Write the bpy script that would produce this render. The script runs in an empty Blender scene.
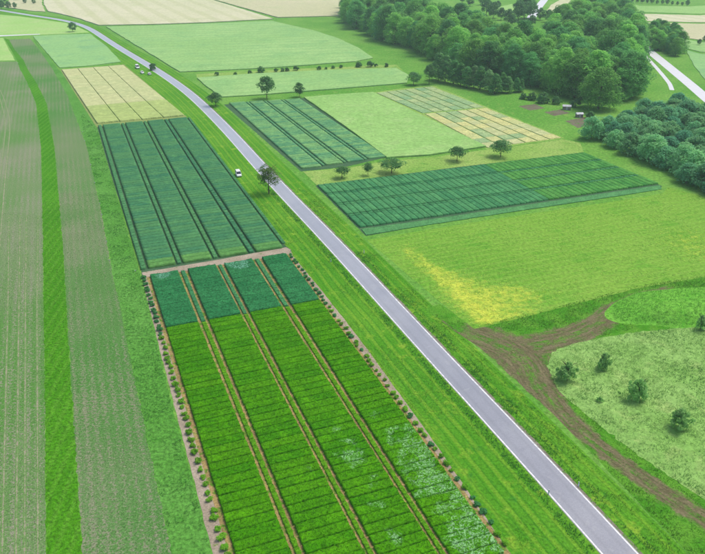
import bpy, bmesh, math, random
import numpy as np
from mathutils import Vector, Matrix

random.seed(7); rng = np.random.default_rng(7)
scene = bpy.context.scene
COL = scene.collection
R = math.radians

# ------------------------------------------------------------------ camera
H = 90.0; FPX = 720.0; PITCH = R(26.484)
cam_d = bpy.data.cameras.new('camera'); cam = bpy.data.objects.new('camera', cam_d); COL.objects.link(cam)
cam.location = (0, 0, H); cam.rotation_euler = (math.pi/2 - PITCH, 0, 0)
cam_d.sensor_width = 36; cam_d.lens = FPX/705*36; cam_d.clip_end = 20000; cam_d.clip_start = 0.5
scene.camera = cam
# ------------------------------------------------------------------ sky, sun, exposure
SUN_EL, SUN_AZ = R(62), R(62)          # azimuth clockwise from +Y (ahead-right of the camera)
w = bpy.data.worlds.new('World'); scene.world = w; w.use_nodes = True
nt = w.node_tree; nt.nodes.clear()
sky = nt.nodes.new('ShaderNodeTexSky'); sky.sky_type = 'NISHITA'; sky.sun_disc = False
sky.sun_elevation = SUN_EL; sky.sun_rotation = SUN_AZ; sky.air_density = 1.0; sky.dust_density = 4.0; sky.ozone_density = 1.0
bg = nt.nodes.new('ShaderNodeBackground'); bg.inputs['Strength'].default_value = 0.15
wo = nt.nodes.new('ShaderNodeOutputWorld')
nt.links.new(sky.outputs[0], bg.inputs[0]); nt.links.new(bg.outputs[0], wo.inputs[0])
sl = bpy.data.lights.new('sun', 'SUN'); sl.energy = 1.5; sl.angle = R(20); sl.color = (1, .965, .90)
so = bpy.data.objects.new('sun', sl); COL.objects.link(so)
sd = Vector((math.sin(SUN_AZ)*math.cos(SUN_EL), math.cos(SUN_AZ)*math.cos(SUN_EL), math.sin(SUN_EL)))
so.rotation_euler = (-sd).to_track_quat('-Z', 'Y').to_euler(); so.location = (0, 0, 200)
scene.view_settings.view_transform = 'Standard'; scene.view_settings.look = 'None'
scene.view_settings.gamma = 1; scene.view_settings.exposure = 0.3
scene.render.engine = 'CYCLES'
scene.cycles.volume_bounces = 1; scene.cycles.max_bounces = 6; scene.cycles.transparent_max_bounces = 4

# ------------------------------------------------------------------ helpers
CP, SP = math.cos(PITCH), math.sin(PITCH)
def P(u, v, h=0.0):
    """photo pixel -> point on the ground (or on the level h)"""
    x = (u-352.5)/FPX; y = (277-v)/FPX
    Y = CP+SP*y; Z = -SP+CP*y
    t = -(H-h)/Z
    return np.array((x*t, Y*t))
def PP(pts): return np.array([P(*p) for p in pts])
def ppm(u, v):                          # photo pixels per metre at a ground pixel
    y = (277-v)/FPX; Z = -SP+CP*y
    return FPX/(-H/Z)
YAW = R(21.3); CA, SA = math.cos(YAW), math.sin(YAW)
def AB(p): p = np.asarray(p); return np.stack((CA*p[..., 0]+SA*p[..., 1], -SA*p[..., 0]+CA*p[..., 1]), -1)
def XY(a, b): return np.array((CA*a-SA*b, SA*a+CA*b))

def lin(c): c /= 255.0; return c/12.92 if c < .04045 else ((c+.055)/1.055)**2.4
def C(r, g, b, k=.8): return (lin(r)*k, lin(g)*k, lin(b)*k, 1)

def hash2(ix, iy, s):
    n = (ix.astype(np.int64)*374761393+iy.astype(np.int64)*668265263+s*1442695041) & 0xffffffff
    n = ((n ^ (n >> 13))*1274126177) & 0xffffffff
    return ((n ^ (n >> 16)) & 0xffff)/65535.0
def vnoise(x, y, s=0):
    x = np.asarray(x, float); y = np.asarray(y, float)
    ix = np.floor(x); iy = np.floor(y); fx = x-ix; fy = y-iy
    fx = fx*fx*(3-2*fx); fy = fy*fy*(3-2*fy)
    a = hash2(ix, iy, s); b = hash2(ix+1, iy, s); c = hash2(ix, iy+1, s); d = hash2(ix+1, iy+1, s)
    return (a*(1-fx)+b*fx)*(1-fy)+(c*(1-fx)+d*fx)*fy
def fbm(x, y, s=0, o=3):
    t = 0; amp = .5
    for i in range(o): t = t+amp*vnoise(x*2**i, y*2**i, s+i*17); amp *= .5
    return t/(1-.5**o)
def sstep(a, b, x): t = np.clip((x-a)/(b-a), 0, 1); return t*t*(3-2*t)

def link(o, parent=None):
    COL.objects.link(o)
    if parent is not None: o.parent = parent
    return o
def mesh(name, v, f, mat=None, attrs=None, smooth=False, uv=None):
    """v (n,3); f (m,k) array or list of faces"""
    me = bpy.data.meshes.new(name)
    v = np.asarray(v, np.float32)
    if isinstance(f, np.ndarray):
        k = f.shape[1]; m = f.shape[0]
        me.vertices.add(len(v)); me.vertices.foreach_set('co', v.ravel())
        me.loops.add(m*k); me.loops.foreach_set('vertex_index', f.astype(np.int32).ravel())
        me.polygons.add(m); me.polygons.foreach_set('loop_start', np.arange(0, m*k, k, dtype=np.int32))
        me.update(calc_edges=True)
    else:
        me.from_pydata([tuple(map(float, p)) for p in v], [], [tuple(map(int, q)) for q in f]); me.update()
    if attrs:
        for n, a in attrs.items():
            at = me.attributes.new(n, 'FLOAT', 'POINT'); at.data.foreach_set('value', np.asarray(a, np.float32))
    if smooth: me.polygons.foreach_set('use_smooth', np.ones(len(me.polygons), bool))
    if mat is not None: me.materials.append(mat)
    return me
def obj(name, me, parent=None, loc=(0, 0, 0), rz=0, sc=(1, 1, 1)):
    o = bpy.data.objects.new(name, me); link(o, parent)
    o.location = loc; o.rotation_euler = (0, 0, rz); o.scale = sc
    return o
def empty(name, loc=(0, 0, 0), rz=0):
    o = bpy.data.objects.new(name, None); link(o); o.location = loc; o.rotation_euler = (0, 0, rz); return o
def tag(o, label, cat, group=None):
    o['label'] = label; o['category'] = cat
    if group: o['group'] = group
    return o
def struct(o): o['kind'] = 'structure'; return o
def stuff(o, label=None, cat=None):
    o['kind'] = 'stuff'
    if label: o['label'] = label; o['category'] = cat
    return o
class MB:
    """collects boxes, prisms and lathes into one mesh"""
    def __init__(s): s.v = []; s.f = []
    def add(s, v, f): n = len(s.v); s.v += [tuple(p) for p in v]; s.f += [tuple(i+n for i in q) for q in f]; return s
    def box(s, x0, x1, y0, y1, z0, z1, tp=0.0):
        v = [(x0, y0, z0), (x1, y0, z0), (x1, y1, z0), (x0, y1, z0), (x0+tp, y0+tp, z1), (x1-tp, y0+tp, z1), (x1-tp, y1-tp, z1), (x0+tp, y1-tp, z1)]
        return s.add(v, [(0, 3, 2, 1), (4, 5, 6, 7), (0, 1, 5, 4), (1, 2, 6, 5), (2, 3, 7, 6), (3, 0, 4, 7)])
    def tube(s, p0, p1, r0, r1, n=7, cap=True):
        p0 = Vector(p0); p1 = Vector(p1); q = (p1-p0).to_track_quat('Z', 'Y'); v = []
        for p, r in ((p0, r0), (p1, r1)):
            for i in range(n):
                a = 2*math.pi*i/n; v.append(p+q @ Vector((r*math.cos(a), r*math.sin(a), 0)))
        f = [(i, (i+1) % n, n+(i+1) % n, n+i) for i in range(n)]
        if cap: f += [tuple(range(n))[::-1], tuple(range(n, 2*n))]
        return s.add(v, f)
    def loft(s, secs, cap=True):
        n = len(secs[0]); v = [p for c in secs for p in c]; f = []
        for k in range(len(secs)-1):
            for i in range(n):
                f.append((k*n+i, k*n+(i+1) % n, (k+1)*n+(i+1) % n, (k+1)*n+i))
        if cap: f += [tuple(range(n))[::-1], tuple(range((len(secs)-1)*n, len(secs)*n))]
        return s.add(v, f)
    def mesh(s, name, mat, smooth=False):
        me = bpy.data.meshes.new(name); me.from_pydata(s.v, [], s.f); me.update(); me.materials.append(mat)
        bm = bmesh.new(); bm.from_mesh(me); bmesh.ops.recalc_face_normals(bm, faces=bm.faces); bm.to_mesh(me); bm.free()
        if smooth: me.polygons.foreach_set('use_smooth', np.ones(len(me.polygons), bool))
        return me
def bevel(o, wd, seg=2):
    m = o.modifiers.new('bevel', 'BEVEL'); m.width = wd; m.segments = seg; m.limit_method = 'ANGLE'; m.angle_limit = R(35)

# ------------------------------------------------------------------ materials
class N:
    """tiny node-graph helper"""
    def __init__(s, name):
        s.m = bpy.data.materials.new(name); s.m.use_nodes = True; s.t = s.m.node_tree; s.t.nodes.clear()
        s.out = s.t.nodes.new('ShaderNodeOutputMaterial'); s.b = s.t.nodes.new('ShaderNodeBsdfPrincipled')
        s.t.links.new(s.b.outputs[0], s.out.inputs[0])
        s.pos = s.t.nodes.new('ShaderNodeNewGeometry').outputs['Position']
    def n(s, typ): return s.t.nodes.new(typ)
    def l(s, a, b): s.t.links.new(a, b)
    def setv(s, sock, v):
        if hasattr(v, 'is_linked') or isinstance(v, bpy.types.NodeSocket): s.l(v, sock)
        elif isinstance(v, tuple) and sock.type == 'VECTOR': sock.default_value = v[:3]
        else: sock.default_value = v
    def math(s, op, a, b=0.0, c=None):
        n = s.n('ShaderNodeMath'); n.operation = op; s.setv(n.inputs[0], a); s.setv(n.inputs[1], b)
        if c is not None: s.setv(n.inputs[2], c)
        return n.outputs[0]
    def noise(s, scale, detail=3, rough=.55, vec=None, dist=0.0, out=0):
        n = s.n('ShaderNodeTexNoise'); n.inputs['Scale'].default_value = scale; n.inputs['Detail'].default_value = detail
        n.inputs['Roughness'].default_value = rough; n.inputs['Distortion'].default_value = dist
        s.l(vec if vec is not None else s.pos, n.inputs['Vector']); return n.outputs[out]
    def scl(s, v, xyz, rot=0):
        n = s.n('ShaderNodeMapping'); s.l(v, n.inputs[0]); n.inputs['Scale'].default_value = xyz; n.inputs['Rotation'].default_value = (0, 0, rot)
        return n.outputs[0]
    def rng(s, x, a, b, c=0.0, d=1.0, smooth=True):
        n = s.n('ShaderNodeMapRange'); n.interpolation_type = 'SMOOTHSTEP' if smooth else 'LINEAR'
        s.setv(n.inputs[0], x)
        for i, q in enumerate((a, b, c, d)): n.inputs[i+1].default_value = q
        return n.outputs[0]
    def mix(s, f, a, b, mode='MIX'):
        n = s.n('ShaderNodeMix'); n.data_type = 'RGBA'; n.blend_type = mode; n.clamp_factor = True
        s.setv(n.inputs[0], f); s.setv(n.inputs[6], a); s.setv(n.inputs[7], b); return n.outputs[2]
    def attr(s, name):
        n = s.n('ShaderNodeAttribute'); n.attribute_name = name; return n.outputs['Fac']
    def rand(s): return s.n('ShaderNodeObjectInfo').outputs['Random']
    def bright(s, col, fac):
        n = s.n('ShaderNodeVectorMath'); n.operation = 'SCALE'; s.setv(n.inputs[0], col); s.setv(n.inputs[3], fac); return n.outputs[0]
    def bump(s, h, dist, strength=1.0):
        n = s.n('ShaderNodeBump'); n.inputs['Strength'].default_value = strength; n.inputs['Distance'].default_value = dist
        s.l(h, n.inputs['Height']); s.l(n.outputs[0], s.b.inputs['Normal'])
    def stripe(s, ang, period, wob=0.0, duty=None):
        """0..1 wave along the direction ang (radians from +X); lines run across it"""
        n = s.n('ShaderNodeVectorMath'); n.operation = 'DOT_PRODUCT'; s.l(s.pos, n.inputs[0]); n.inputs[1].default_value = (math.cos(ang), math.sin(ang), 0)
        x = n.outputs['Value']
        if wob: x = s.math('ADD', x, s.math('MULTIPLY', s.noise(.05, 2), wob))
        x = s.math('SINE', s.math('MULTIPLY', x, 2*math.pi/period))
        return s.math('MULTIPLY_ADD', x, .5, .5)
    def done(s, col, rough=.9, spec=.02):
        s.setv(s.b.inputs['Base Color'], col); s.b.inputs['Roughness'].default_value = rough
        s.b.inputs['Specular IOR Level'].default_value = spec; return s.m

def veg(name, c1, c2, big=.03, fine=1.2, vary=.45, bump=.25, c3=None, c3lo=.58, c3hi=.75, st=None, orand=0.0, mid=.25):
    n = N(name)
    f = n.rng(n.noise(big, 4), .35, .65); col = n.mix(f, c1, c2)
    if c3: col = n.mix(n.rng(n.noise(mid, 5, .62, dist=.4), c3lo, c3hi), col, c3)
    if st:
        ang, per, cs, amt = st
        col = n.mix(n.math('MULTIPLY', n.rng(n.stripe(ang, per, .6), .5, .9), amt), col, cs)
    h = n.noise(fine, 5, .68)
    col = n.bright(col, n.rng(h, .36, .64, 1-vary, 1+vary, False))
    if orand: col = n.bright(col, n.rng(n.rand(), 0, 1, 1-orand, 1+orand, False))
    if bump: n.bump(h, bump)
    return n.done(col)
def leafmat(name, c1, c2, trans=.25, orand=.18, c3=None):
    n = N(name)
    f = n.rng(n.noise(.45, 3, .6), .35, .65); col = n.mix(f, c1, c2)
    if c3: col = n.mix(n.rng(n.math('FRACT', n.math('MULTIPLY', n.rand(), 7.31)), .35, 1.0), col, c3)
    col = n.bright(col, n.rng(n.rand(), 0, 1, 1-orand, 1+orand, False))
    n.setv(n.b.inputs['Base Color'], col); n.b.inputs['Roughness'].default_value = .7; n.b.inputs['Specular IOR Level'].default_value = .08
    tr = n.n('ShaderNodeBsdfTranslucent'); n.setv(tr.inputs[0], col)
    mx = n.n('ShaderNodeMixShader'); mx.inputs[0].default_value = trans
    n.l(n.b.outputs[0], mx.inputs[1]); n.l(tr.outputs[0], mx.inputs[2]); n.l(mx.outputs[0], n.out.inputs[0])
    return n.m
def plain(name, col, rough=.5, spec=.5, metal=0, vary=.12, sc=3.0):
    n = N(name); n.b.inputs['Metallic'].default_value = metal
    return n.done(n.bright(col, n.rng(n.noise(sc, 3), .3, .7, 1-vary, 1+vary, False)), rough, spec)

M = {}
M['ground'] = veg('grass_ground', C(98, 160, 58), C(122, 174, 74), .02, .9, .3, .3, C(142, 178, 84), .5, .8)
M['soil'] = veg('pale_soil', C(184, 170, 150), C(166, 152, 132), .15, 2.5, .25, .1, C(110, 140, 60), .6, .72, mid=.6)
M['strawsoil'] = veg('straw_soil', C(184, 160, 104), C(156, 134, 90), .15, 2.5, .35, .1, C(92, 140, 36), .46, .66, mid=.7)
M['shoulder'] = veg('gravel_shoulder', C(150, 142, 128), C(134, 128, 112), .2, 3, .3, .05, C(96, 140, 60), .5, .65, mid=.5)
M['darksoil'] = veg('dark_soil', C(96, 78, 60), C(120, 100, 80), .2, 2.5, .3, .1, C(70, 110, 40), .55, .75, mid=.5)
M['palebed'] = veg('pale_bed', C(150, 166, 96), C(140, 158, 90), .2, 2, .2, .1)
M['gardensoil'] = veg('garden_soil', C(130, 122, 104), C(118, 110, 92), .2, 2.5, .3, .1, C(92, 140, 60), .5, .7, mid=.5)
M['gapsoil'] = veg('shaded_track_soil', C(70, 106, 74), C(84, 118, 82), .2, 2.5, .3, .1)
M['strip'] = veg('clover_strip', C(68, 140, 16), C(82, 152, 26), .03, 1.6, .4, .3, C(60, 132, 20), .55, .75, st=(R(3), 2.4, C(112, 170, 56), .3), mid=.4)
M['weeds'] = veg('weedy_strip', C(88, 152, 56), C(102, 162, 70), .04, 1.4, .4, .3, C(66, 134, 40), .55, .75, mid=.35)
M['verge'] = None
M['field_teal'] = veg('young_cereal', C(142, 192, 122), C(154, 200, 126), .012, .5, .12, .15, C(136, 186, 124), .45, .7, mid=.05)
M['field_meadow'] = veg('pale_meadow', C(160, 205, 112), C(172, 210, 124), .012, .5, .12, .15, C(178, 206, 130), .45, .7, mid=.05)
M['field_green'] = veg('green_wheat', C(152, 196, 118), C(164, 204, 128), .012, .6, .16, .2, C(142, 190, 118), .45, .7, mid=.045, st=(R(104), 13, C(140, 188, 112), .4))
M['field_mid'] = veg('green_barley', C(146, 194, 106), C(156, 200, 114), .02, .7, .2, .22, C(166, 202, 124), .45, .75, mid=.09)
M['field_ripe'] = veg('ripening_grain', C(212, 212, 172), C(220, 217, 182), .008, .4, .1, .1, C(200, 206, 156), .5, .75, mid=.03, st=(R(25), 21, C(196, 200, 150), .5))
M['field_straw'] = veg('straw_grain', C(202, 202, 158), C(210, 206, 166), .01, .5, .12, .1, C(190, 198, 146), .5, .75, mid=.04)
M['dry'] = veg('dry_meadow_grass', C(142, 182, 84), C(158, 188, 98), .05, 1.1, .3, .3, C(112, 166, 66), .5, .72, mid=.15)
M['hay'] = veg('tall_meadow_grass', C(138, 186, 92), C(152, 194, 106), .05, .9, .18, .25, C(164, 194, 112), .5, .72, mid=.16)
M['mound'] = veg('mound_grass', C(108, 182, 58), C(122, 190, 68), .08, 1.1, .3, .4, C(96, 172, 50), .5, .75, mid=.25)
# crops of the trial plots
def plotmat(name, c1, c2, vary, orand, lodged=None, rowdir=YAW, per=.0, bumpd=.14, fine=2.2):
    n = N(name)
    col = n.mix(n.rng(n.rand(), 0, 1, 0, 1, False), c1, c2)
    col = n.mix(n.rng(n.noise(.25, 3), .45, .75), col, n.bright(c2, 1.18))
    h = n.noise(fine, 5, .7)
    if lodged:
        lf = n.attr('lodged')
        swirl = n.noise(.9, 5, .65, dist=3.0)
        col = n.mix(n.math('MULTIPLY', lf, n.rng(swirl, .46, .58)), col, lodged)
    col = n.bright(col, n.rng(h, .36, .64, 1-vary, 1+vary, False))
    n.bump(h, bumpd)
    return n.done(col, .8, .04)
M['plot_bright'] = plotmat('bright_barley', C(64, 138, 0), C(80, 148, 4), .42, .1, C(138, 190, 126), bumpd=.08)
M['plot_blue'] = plotmat('blue_green_wheat', C(42, 118, 66), C(52, 126, 72), .5, .1, C(120, 178, 150))
M['plot_upper'] = plotmat('green_wheat_plot', C(62, 126, 86), C(82, 140, 84), .22, .15, fine=1.2)
M['plot_yellow'] = plotmat('yellowing_plot', C(84, 144, 76), C(98, 152, 76), .25, .1, fine=1.2)
M['plot_r1'] = plotmat('hazel_green_plot', C(86, 150, 104), C(122, 172, 104), .2, .15, fine=1.0)
M['plot_r5a'] = plotmat('sea_green_plot', C(62, 132, 82), C(82, 148, 90), .25, .12, fine=1.1)
M['plot_r5b'] = plotmat('grass_green_plot', C(66, 138, 60), C(90, 156, 70), .25, .12, fine=1.1)
M['plot_grey'] = plotmat('grey_green_plot', C(150, 182, 126), C(172, 192, 132), .2, .15, fine=1.0)
M['plot_grey2'] = plotmat('sage_plot', C(136, 176, 124), C(156, 186, 128), .2, .15, fine=1.0)
M['plot_straw'] = plotmat('straw_plot', C(196, 204, 136), C(208, 206, 138), .2, .15, fine=1.0)
M['plot_pale'] = plotmat('pale_barley_plot', C(188, 198, 138), C(198, 202, 144), .12, .1, fine=.8)
M['plot_palegreen'] = plotmat('pale_green_barley_plot', C(168, 188, 112), C(176, 194, 116), .15, .1, fine=.8)
M['guard'] = plotmat('guard_crop', C(82, 148, 16), C(96, 156, 24), .4, .1)
M['guard_blue'] = plotmat('guard_crop_blue', C(64, 136, 84), C(76, 146, 90), .4, .1)
M['border'] = plotmat('crop_border', C(78, 142, 84), C(94, 152, 90), .4, .1)
M['leaf_wood'] = leafmat('wood_leaves', C(126, 194, 92, .95), C(152, 210, 98, .95), .45, .28, C(100, 174, 98, .9))
M['leaf_willow'] = leafmat('willow_leaves', C(128, 196, 132, .95), C(154, 210, 140, .95), .46, .22, C(108, 184, 136))
M['leaf_dark'] = leafmat('dark_leaves', C(92, 150, 88), C(112, 166, 94), .36, .15)
M['leaf_hedge'] = leafmat('hedge_leaves', C(92, 164, 92), C(118, 182, 96), .38, .25, C(130, 180, 110))
M['leaf_sparse'] = leafmat('sparse_leaves', C(96, 142, 62), C(124, 148, 80), .35, .1)
M['leaf_bright'] = leafmat('bright_leaves', C(112, 178, 80), C(134, 194, 90), .36, .12)
M['leaf_shrub'] = leafmat('shrub_leaves', C(158, 216, 120), C(174, 224, 136), .5, .12)
M['clump_g'] = leafmat('clump_leaves', C(122, 196, 44), C(146, 210, 60), .45, .15)
M['clump_b'] = leafmat('clump_leaves_blue', C(76, 158, 86), C(94, 172, 96), .36, .15)
M['blade_g'] = leafmat('grass_blades', C(98, 158, 48), C(120, 172, 62), .35, 0)
M['blade_m'] = leafmat('mound_blades', C(118, 190, 70), C(136, 200, 84), .45, 0)
M['blade_d'] = leafmat('dark_blades', C(70, 140, 52), C(88, 154, 70), .3, 0)
M['blade_h'] = leafmat('hay_blades', C(142, 192, 98), C(164, 202, 116), .4, 0)
M['blade_s'] = leafmat('seedling_blades', C(96, 156, 66), C(120, 172, 86), .35, 0)
M['flower'] = leafmat('buttercup_petals', C(230, 234, 70), C(238, 240, 120), .2, 0)
M['bark'] = plain('bark', C(92, 80, 66), .9, .2, 0, .3, 4)
M['white'] = plain('white_paint', (.78, .79, .8, 1), .35, .5, 0, .04)
M['glass'] = plain('dark_glass', (.02, .03, .04, 1), .08, .6, 0, .1)
M['rubber'] = plain('rubber', (.025, .025, .025, 1), .8, .3)
M['grey'] = plain('grey_metal', (.35, .36, .38, 1), .45, .5)
M['red'] = plain('red_lamp', (.35, .02, .02, 1), .3, .5)
M['lamp'] = plain('clear_lamp', (.7, .7, .68, 1), .15, .6)
M['black'] = plain('black_band', (.02, .02, .02, 1), .5, .4)
M['shedwall'] = plain('weathered_boards', C(150, 140, 130), .8, .2, 0, .3, 2)
M['shedroof'] = plain('weathered_roof', (.5, .51, .52, 1), .6, .3, 0, .25, 1.5)
M['line'] = plain('road_line_paint', (.70, .70, .70, 1), .6, .3, 0, .3, 1.2)
def asphalt():
    n = N('asphalt')
    col = n.mix(n.rng(n.noise(.05, 4), .35, .65), (.195, .20, .235, 1), (.24, .244, .275, 1))
    col = n.mix(n.math('MULTIPLY', n.rng(n.noise(.35, 5, .7), .55, .7), .5), col, (.16, .162, .19, 1))
    col = n.mix(n.math('MULTIPLY', n.rng(n.noise(.16, 2, .4, dist=1.5), .62, .64), .35), col, (.285, .285, .30, 1))
    col = n.bright(col, n.rng(n.noise(3.5, 5, .75), .36, .64, .86, 1.14, False))
    ww = n.math('ABSOLUTE', n.attr('across'))
    col = n.bright(col, n.rng(n.math('ABSOLUTE', n.math('SUBTRACT', ww, .45)), .0, .2, .9, 1.03))      # worn wheel paths
    col = n.mix(n.math('MULTIPLY', n.rng(n.math('ADD', ww, n.math('MULTIPLY', n.noise(.8, 4), .2)), .95, 1.08), .6), col, (.22, .21, .17, 1))
    n.bump(n.noise(25, 3), .01)
    n.b.inputs['Sheen Weight'].default_value = 1.0; n.b.inputs['Sheen Roughness'].default_value = .5
    return n.done(col, .38, .6)
M['asphalt'] = asphalt()
def farmroad(): return plain('pale_concrete', (.60, .60, .62, 1), .6, .4, 0, .06, .3)
M['concrete'] = farmroad()
def seedfield(name, ang, soil, green, dens, per):
    n = N(name)
    f = n.noise(.03, 4); g = n.noise(1.7, 6, .75)
    s = n.stripe(ang, per, .3)
    band = n.stripe(ang, per*6.1, 1.5)
    k = n.math('ADD', n.math('ADD', g, n.math('MULTIPLY', f, .35)), n.math('ADD', n.math('MULTIPLY', s, .07), n.math('MULTIPLY', band, .03)))
    col = n.mix(n.rng(k, dens, dens+.16), green, soil)
    col = n.mix(n.rng(n.noise(.012, 3), .4, .68), col, n.mix(.5, col, soil))
    h = n.noise(3.2, 4, .7)
    col = n.bright(col, n.rng(h, .36, .64, .68, 1.32, False)); n.bump(h, .15)
    return n.done(col)
def across_ang(u0, v0, u1, v1): a, b = P(u0, v0), P(u1, v1); return math.atan2(b[1]-a[1], b[0]-a[0])-math.pi/2
ANG_L = across_ang(45, 554, 43, 240); ANG_R = across_ang(112, 554, 82, 240)
M['seed_l'] = seedfield('seedling_field_soil', ANG_L, C(152, 152, 128), C(92, 146, 64), .70, 1.9)
M['seed_r'] = seedfield('seedling_field_soil_b', ANG_R, C(144, 148, 118), C(86, 142, 64), .71, 1.9)
def vergemat():
    n = N('verge_grass')
    d = n.attr('across'); x = n.math('MULTIPLY_ADD', n.noise(.05, 4, .6), 1.1, d)
    col = n.mix(n.rng(n.noise(.03, 3), .35, .65), C(82, 152, 32), C(100, 162, 42))
    col = n.mix(n.math('MULTIPLY', n.rng(n.math('SINE', n.math('MULTIPLY', x, 2.3)), .1, 1), .55), col, C(128, 174, 50))
    col = n.mix(n.math('MULTIPLY', n.rng(n.math('SINE', n.math('MULTIPLY', x, 4.1)), .6, 1), .45), col, C(54, 124, 28))
    col = n.mix(n.math('MULTIPLY', n.rng(n.noise(.22, 5, .65), .55, .72), .65), col, C(160, 190, 64))
    col = n.mix(n.math('MULTIPLY', n.rng(n.noise(.3, 5, .65, vec=n.scl(n.pos, (1, 1, 1), 1.0)), .56, .72), .6), col, C(56, 128, 44))
    h = n.noise(1.8, 5, .7); col = n.bright(col, n.rng(h, .36, .64, .72, 1.28, False)); n.bump(h, .18)
    return n.done(col)
M['verge'] = vergemat()
def trackmat():
    n = N('dirt_track')
    m = n.attr('dirt')
    ac = n.attr('across'); al = n.attr('along'); cv = n.n('ShaderNodeCombineXYZ'); n.l(ac, cv.inputs[0]); n.l(n.math('MULTIPLY', al, .12), cv.inputs[1])
    st = n.noise(1.3, 5, .7, vec=cv.outputs[0])
    k = n.math('ADD', m, n.math('MULTIPLY', n.math('SUBTRACT', n.math('ADD', n.math('MULTIPLY', st, .5), n.math('MULTIPLY', n.noise(.45, 6, .75), .5)), .5), 2.8))
    dirt = n.mix(n.rng(st, .35, .65), C(98, 93, 64), C(134, 126, 94))
    gr = n.mix(n.rng(n.noise(.2, 4), .4, .6), C(78, 148, 34), C(100, 160, 48))
    h = n.noise(2.0, 5, .7)
    col = n.mix(n.rng(k, .2, .75), gr, dirt)
    col = n.bright(col, n.rng(h, .36, .64, .72, 1.28, False)); n.bump(h, .2)
    return n.done(col)
M['track'] = trackmat()
def wheeltrack():
    n = N('wheel_track_soil'); k = n.math('ADD', n.attr('dirt'), n.math('MULTIPLY', n.math('SUBTRACT', n.noise(.5, 6, .75), .5), 2.6))
    col = n.mix(n.rng(k, .25, .9), C(112, 150, 84), C(164, 158, 134)); h = n.noise(3, 4, .7)
    col = n.bright(col, n.rng(h, .36, .64, .75, 1.25, False)); n.bump(h, .1); return n.done(col)
M['wheeltrack'] = wheeltrack()
def buttercup():
    n = N('buttercup_meadow')
    y = n.attr('yellow')
    ang = math.atan2(P(661, 192)[1]-P(366, 238)[1], P(661, 192)[0]-P(366, 238)[0])+math.pi/2
    col = n.mix(n.rng(n.noise(.02, 4), .35, .65), C(114, 168, 54), C(132, 178, 66))
    col = n.mix(n.math('MULTIPLY', n.rng(n.noise(.11, 4, .6), .5, .7), .6), col, C(92, 164, 44))
    col = n.mix(n.math('MULTIPLY', n.rng(n.stripe(ang, 3.1, 1.0), .45, .95), .3), col, C(148, 184, 80))
    k = n.math('ADD', y, n.math('MULTIPLY', n.math('SUBTRACT', n.noise(.4, 6, .75), .5), 2.2))
    col = n.mix(n.rng(k, .3, 1.3), col, C(214, 222, 84))
    h = n.noise(1.1, 5, .7); col = n.bright(col, n.rng(h, .36, .64, .74, 1.26, False)); n.bump(h, .2)
    return n.done(col)
M['buttercup'] = buttercup()

# ------------------------------------------------------------------ ground and sheets
def rough_poly(pts, step, amp, seed=0):
    out = []; pts = np.asarray(pts); n = len(pts)
    for i in range(n):
        a, b = pts[i], pts[(i+1) % n]; L = np.hypot(*(b-a)); k = max(1, int(L/step)); d = (b-a)/max(L, 1e-6); nn = np.array((-d[1], d[0]))
        for j in range(k):
            p = a+(b-a)*j/k
            if j: p = p+nn*(fbm(p[0]/step*.8, p[1]/step*.8, seed)-.5)*2*amp
            out.append(p)
    return np.array(out)
def sheet(name, pts, z, mat, step=0, amp=0, h=0.0, cell=0, attrs=None, zf=None):
    """flat field from photo pixels; h>0 gives it a standing-crop height with sides; cell>0 grids it"""
    g = PP(pts)
    if amp: g = rough_poly(g, step, amp, len(name))
    bm = bmesh.new()
    vs = [bm.verts.new((p[0], p[1], z+h)) for p in g]
    f = bm.faces.new(vs); f.normal_update()
    if f.normal.z < 0: f.normal_flip()
    if cell:
        lo = g.min(0); hi = g.max(0)
        for ax in (0, 1):
            c = lo[ax]+cell
            while c < hi[ax]:
                pl = Vector((c, 0, 0)) if ax == 0 else Vector((0, c, 0)); no = Vector((1, 0, 0)) if ax == 0 else Vector((0, 1, 0))
                bmesh.ops.bisect_plane(bm, geom=bm.verts[:]+bm.edges[:]+bm.faces[:], plane_co=pl, plane_no=no); c += cell
    else: bmesh.ops.triangulate(bm, faces=bm.faces[:])
    if h:
        be = [e for e in bm.edges if e.is_boundary]
        r = bmesh.ops.extrude_edge_only(bm, edges=be)
        for v in [q for q in r['geom'] if isinstance(q, bmesh.types.BMVert)]: v.co.z = z-.02
        bmesh.ops.recalc_face_normals(bm, faces=bm.faces)
    me = bpy.data.meshes.new(name); bm.to_mesh(me); bm.free(); me.materials.append(mat)
    co = np.zeros(len(me.vertices)*3, np.float32); me.vertices.foreach_get('co', co); co = co.reshape(-1, 3)
    if zf is not None:
        co[:, 2] += zf(co[:, 0], co[:, 1])*(co[:, 2] > z-.01); me.vertices.foreach_set('co', co.ravel())
    if attrs:
        for n, fn in attrs.items():
            at = me.attributes.new(n, 'FLOAT', 'POINT'); at.data.foreach_set('value', np.asarray(fn(co[:, 0], co[:, 1]), np.float32))
    me.update()
    return obj(name, me)
def densify(g, step):
    out = []
    for a, b in zip(g[:-1], g[1:]):
        k = max(1, int(np.hypot(*(b-a))/step))
        out += [a+(b-a)*i/k for i in range(k)]
    return np.array(out+[g[-1]])
def smooth(g, it):
    g = g.copy()
    for _ in range(it): g[1:-1] = .25*g[:-2]+.5*g[1:-1]+.25*g[2:]
    return g
def normals(g):
    d = np.gradient(g, axis=0); d /= np.linalg.norm(d, axis=1)[:, None]+1e-9
    return np.stack((-d[:, 1], d[:, 0]), 1)
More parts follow.
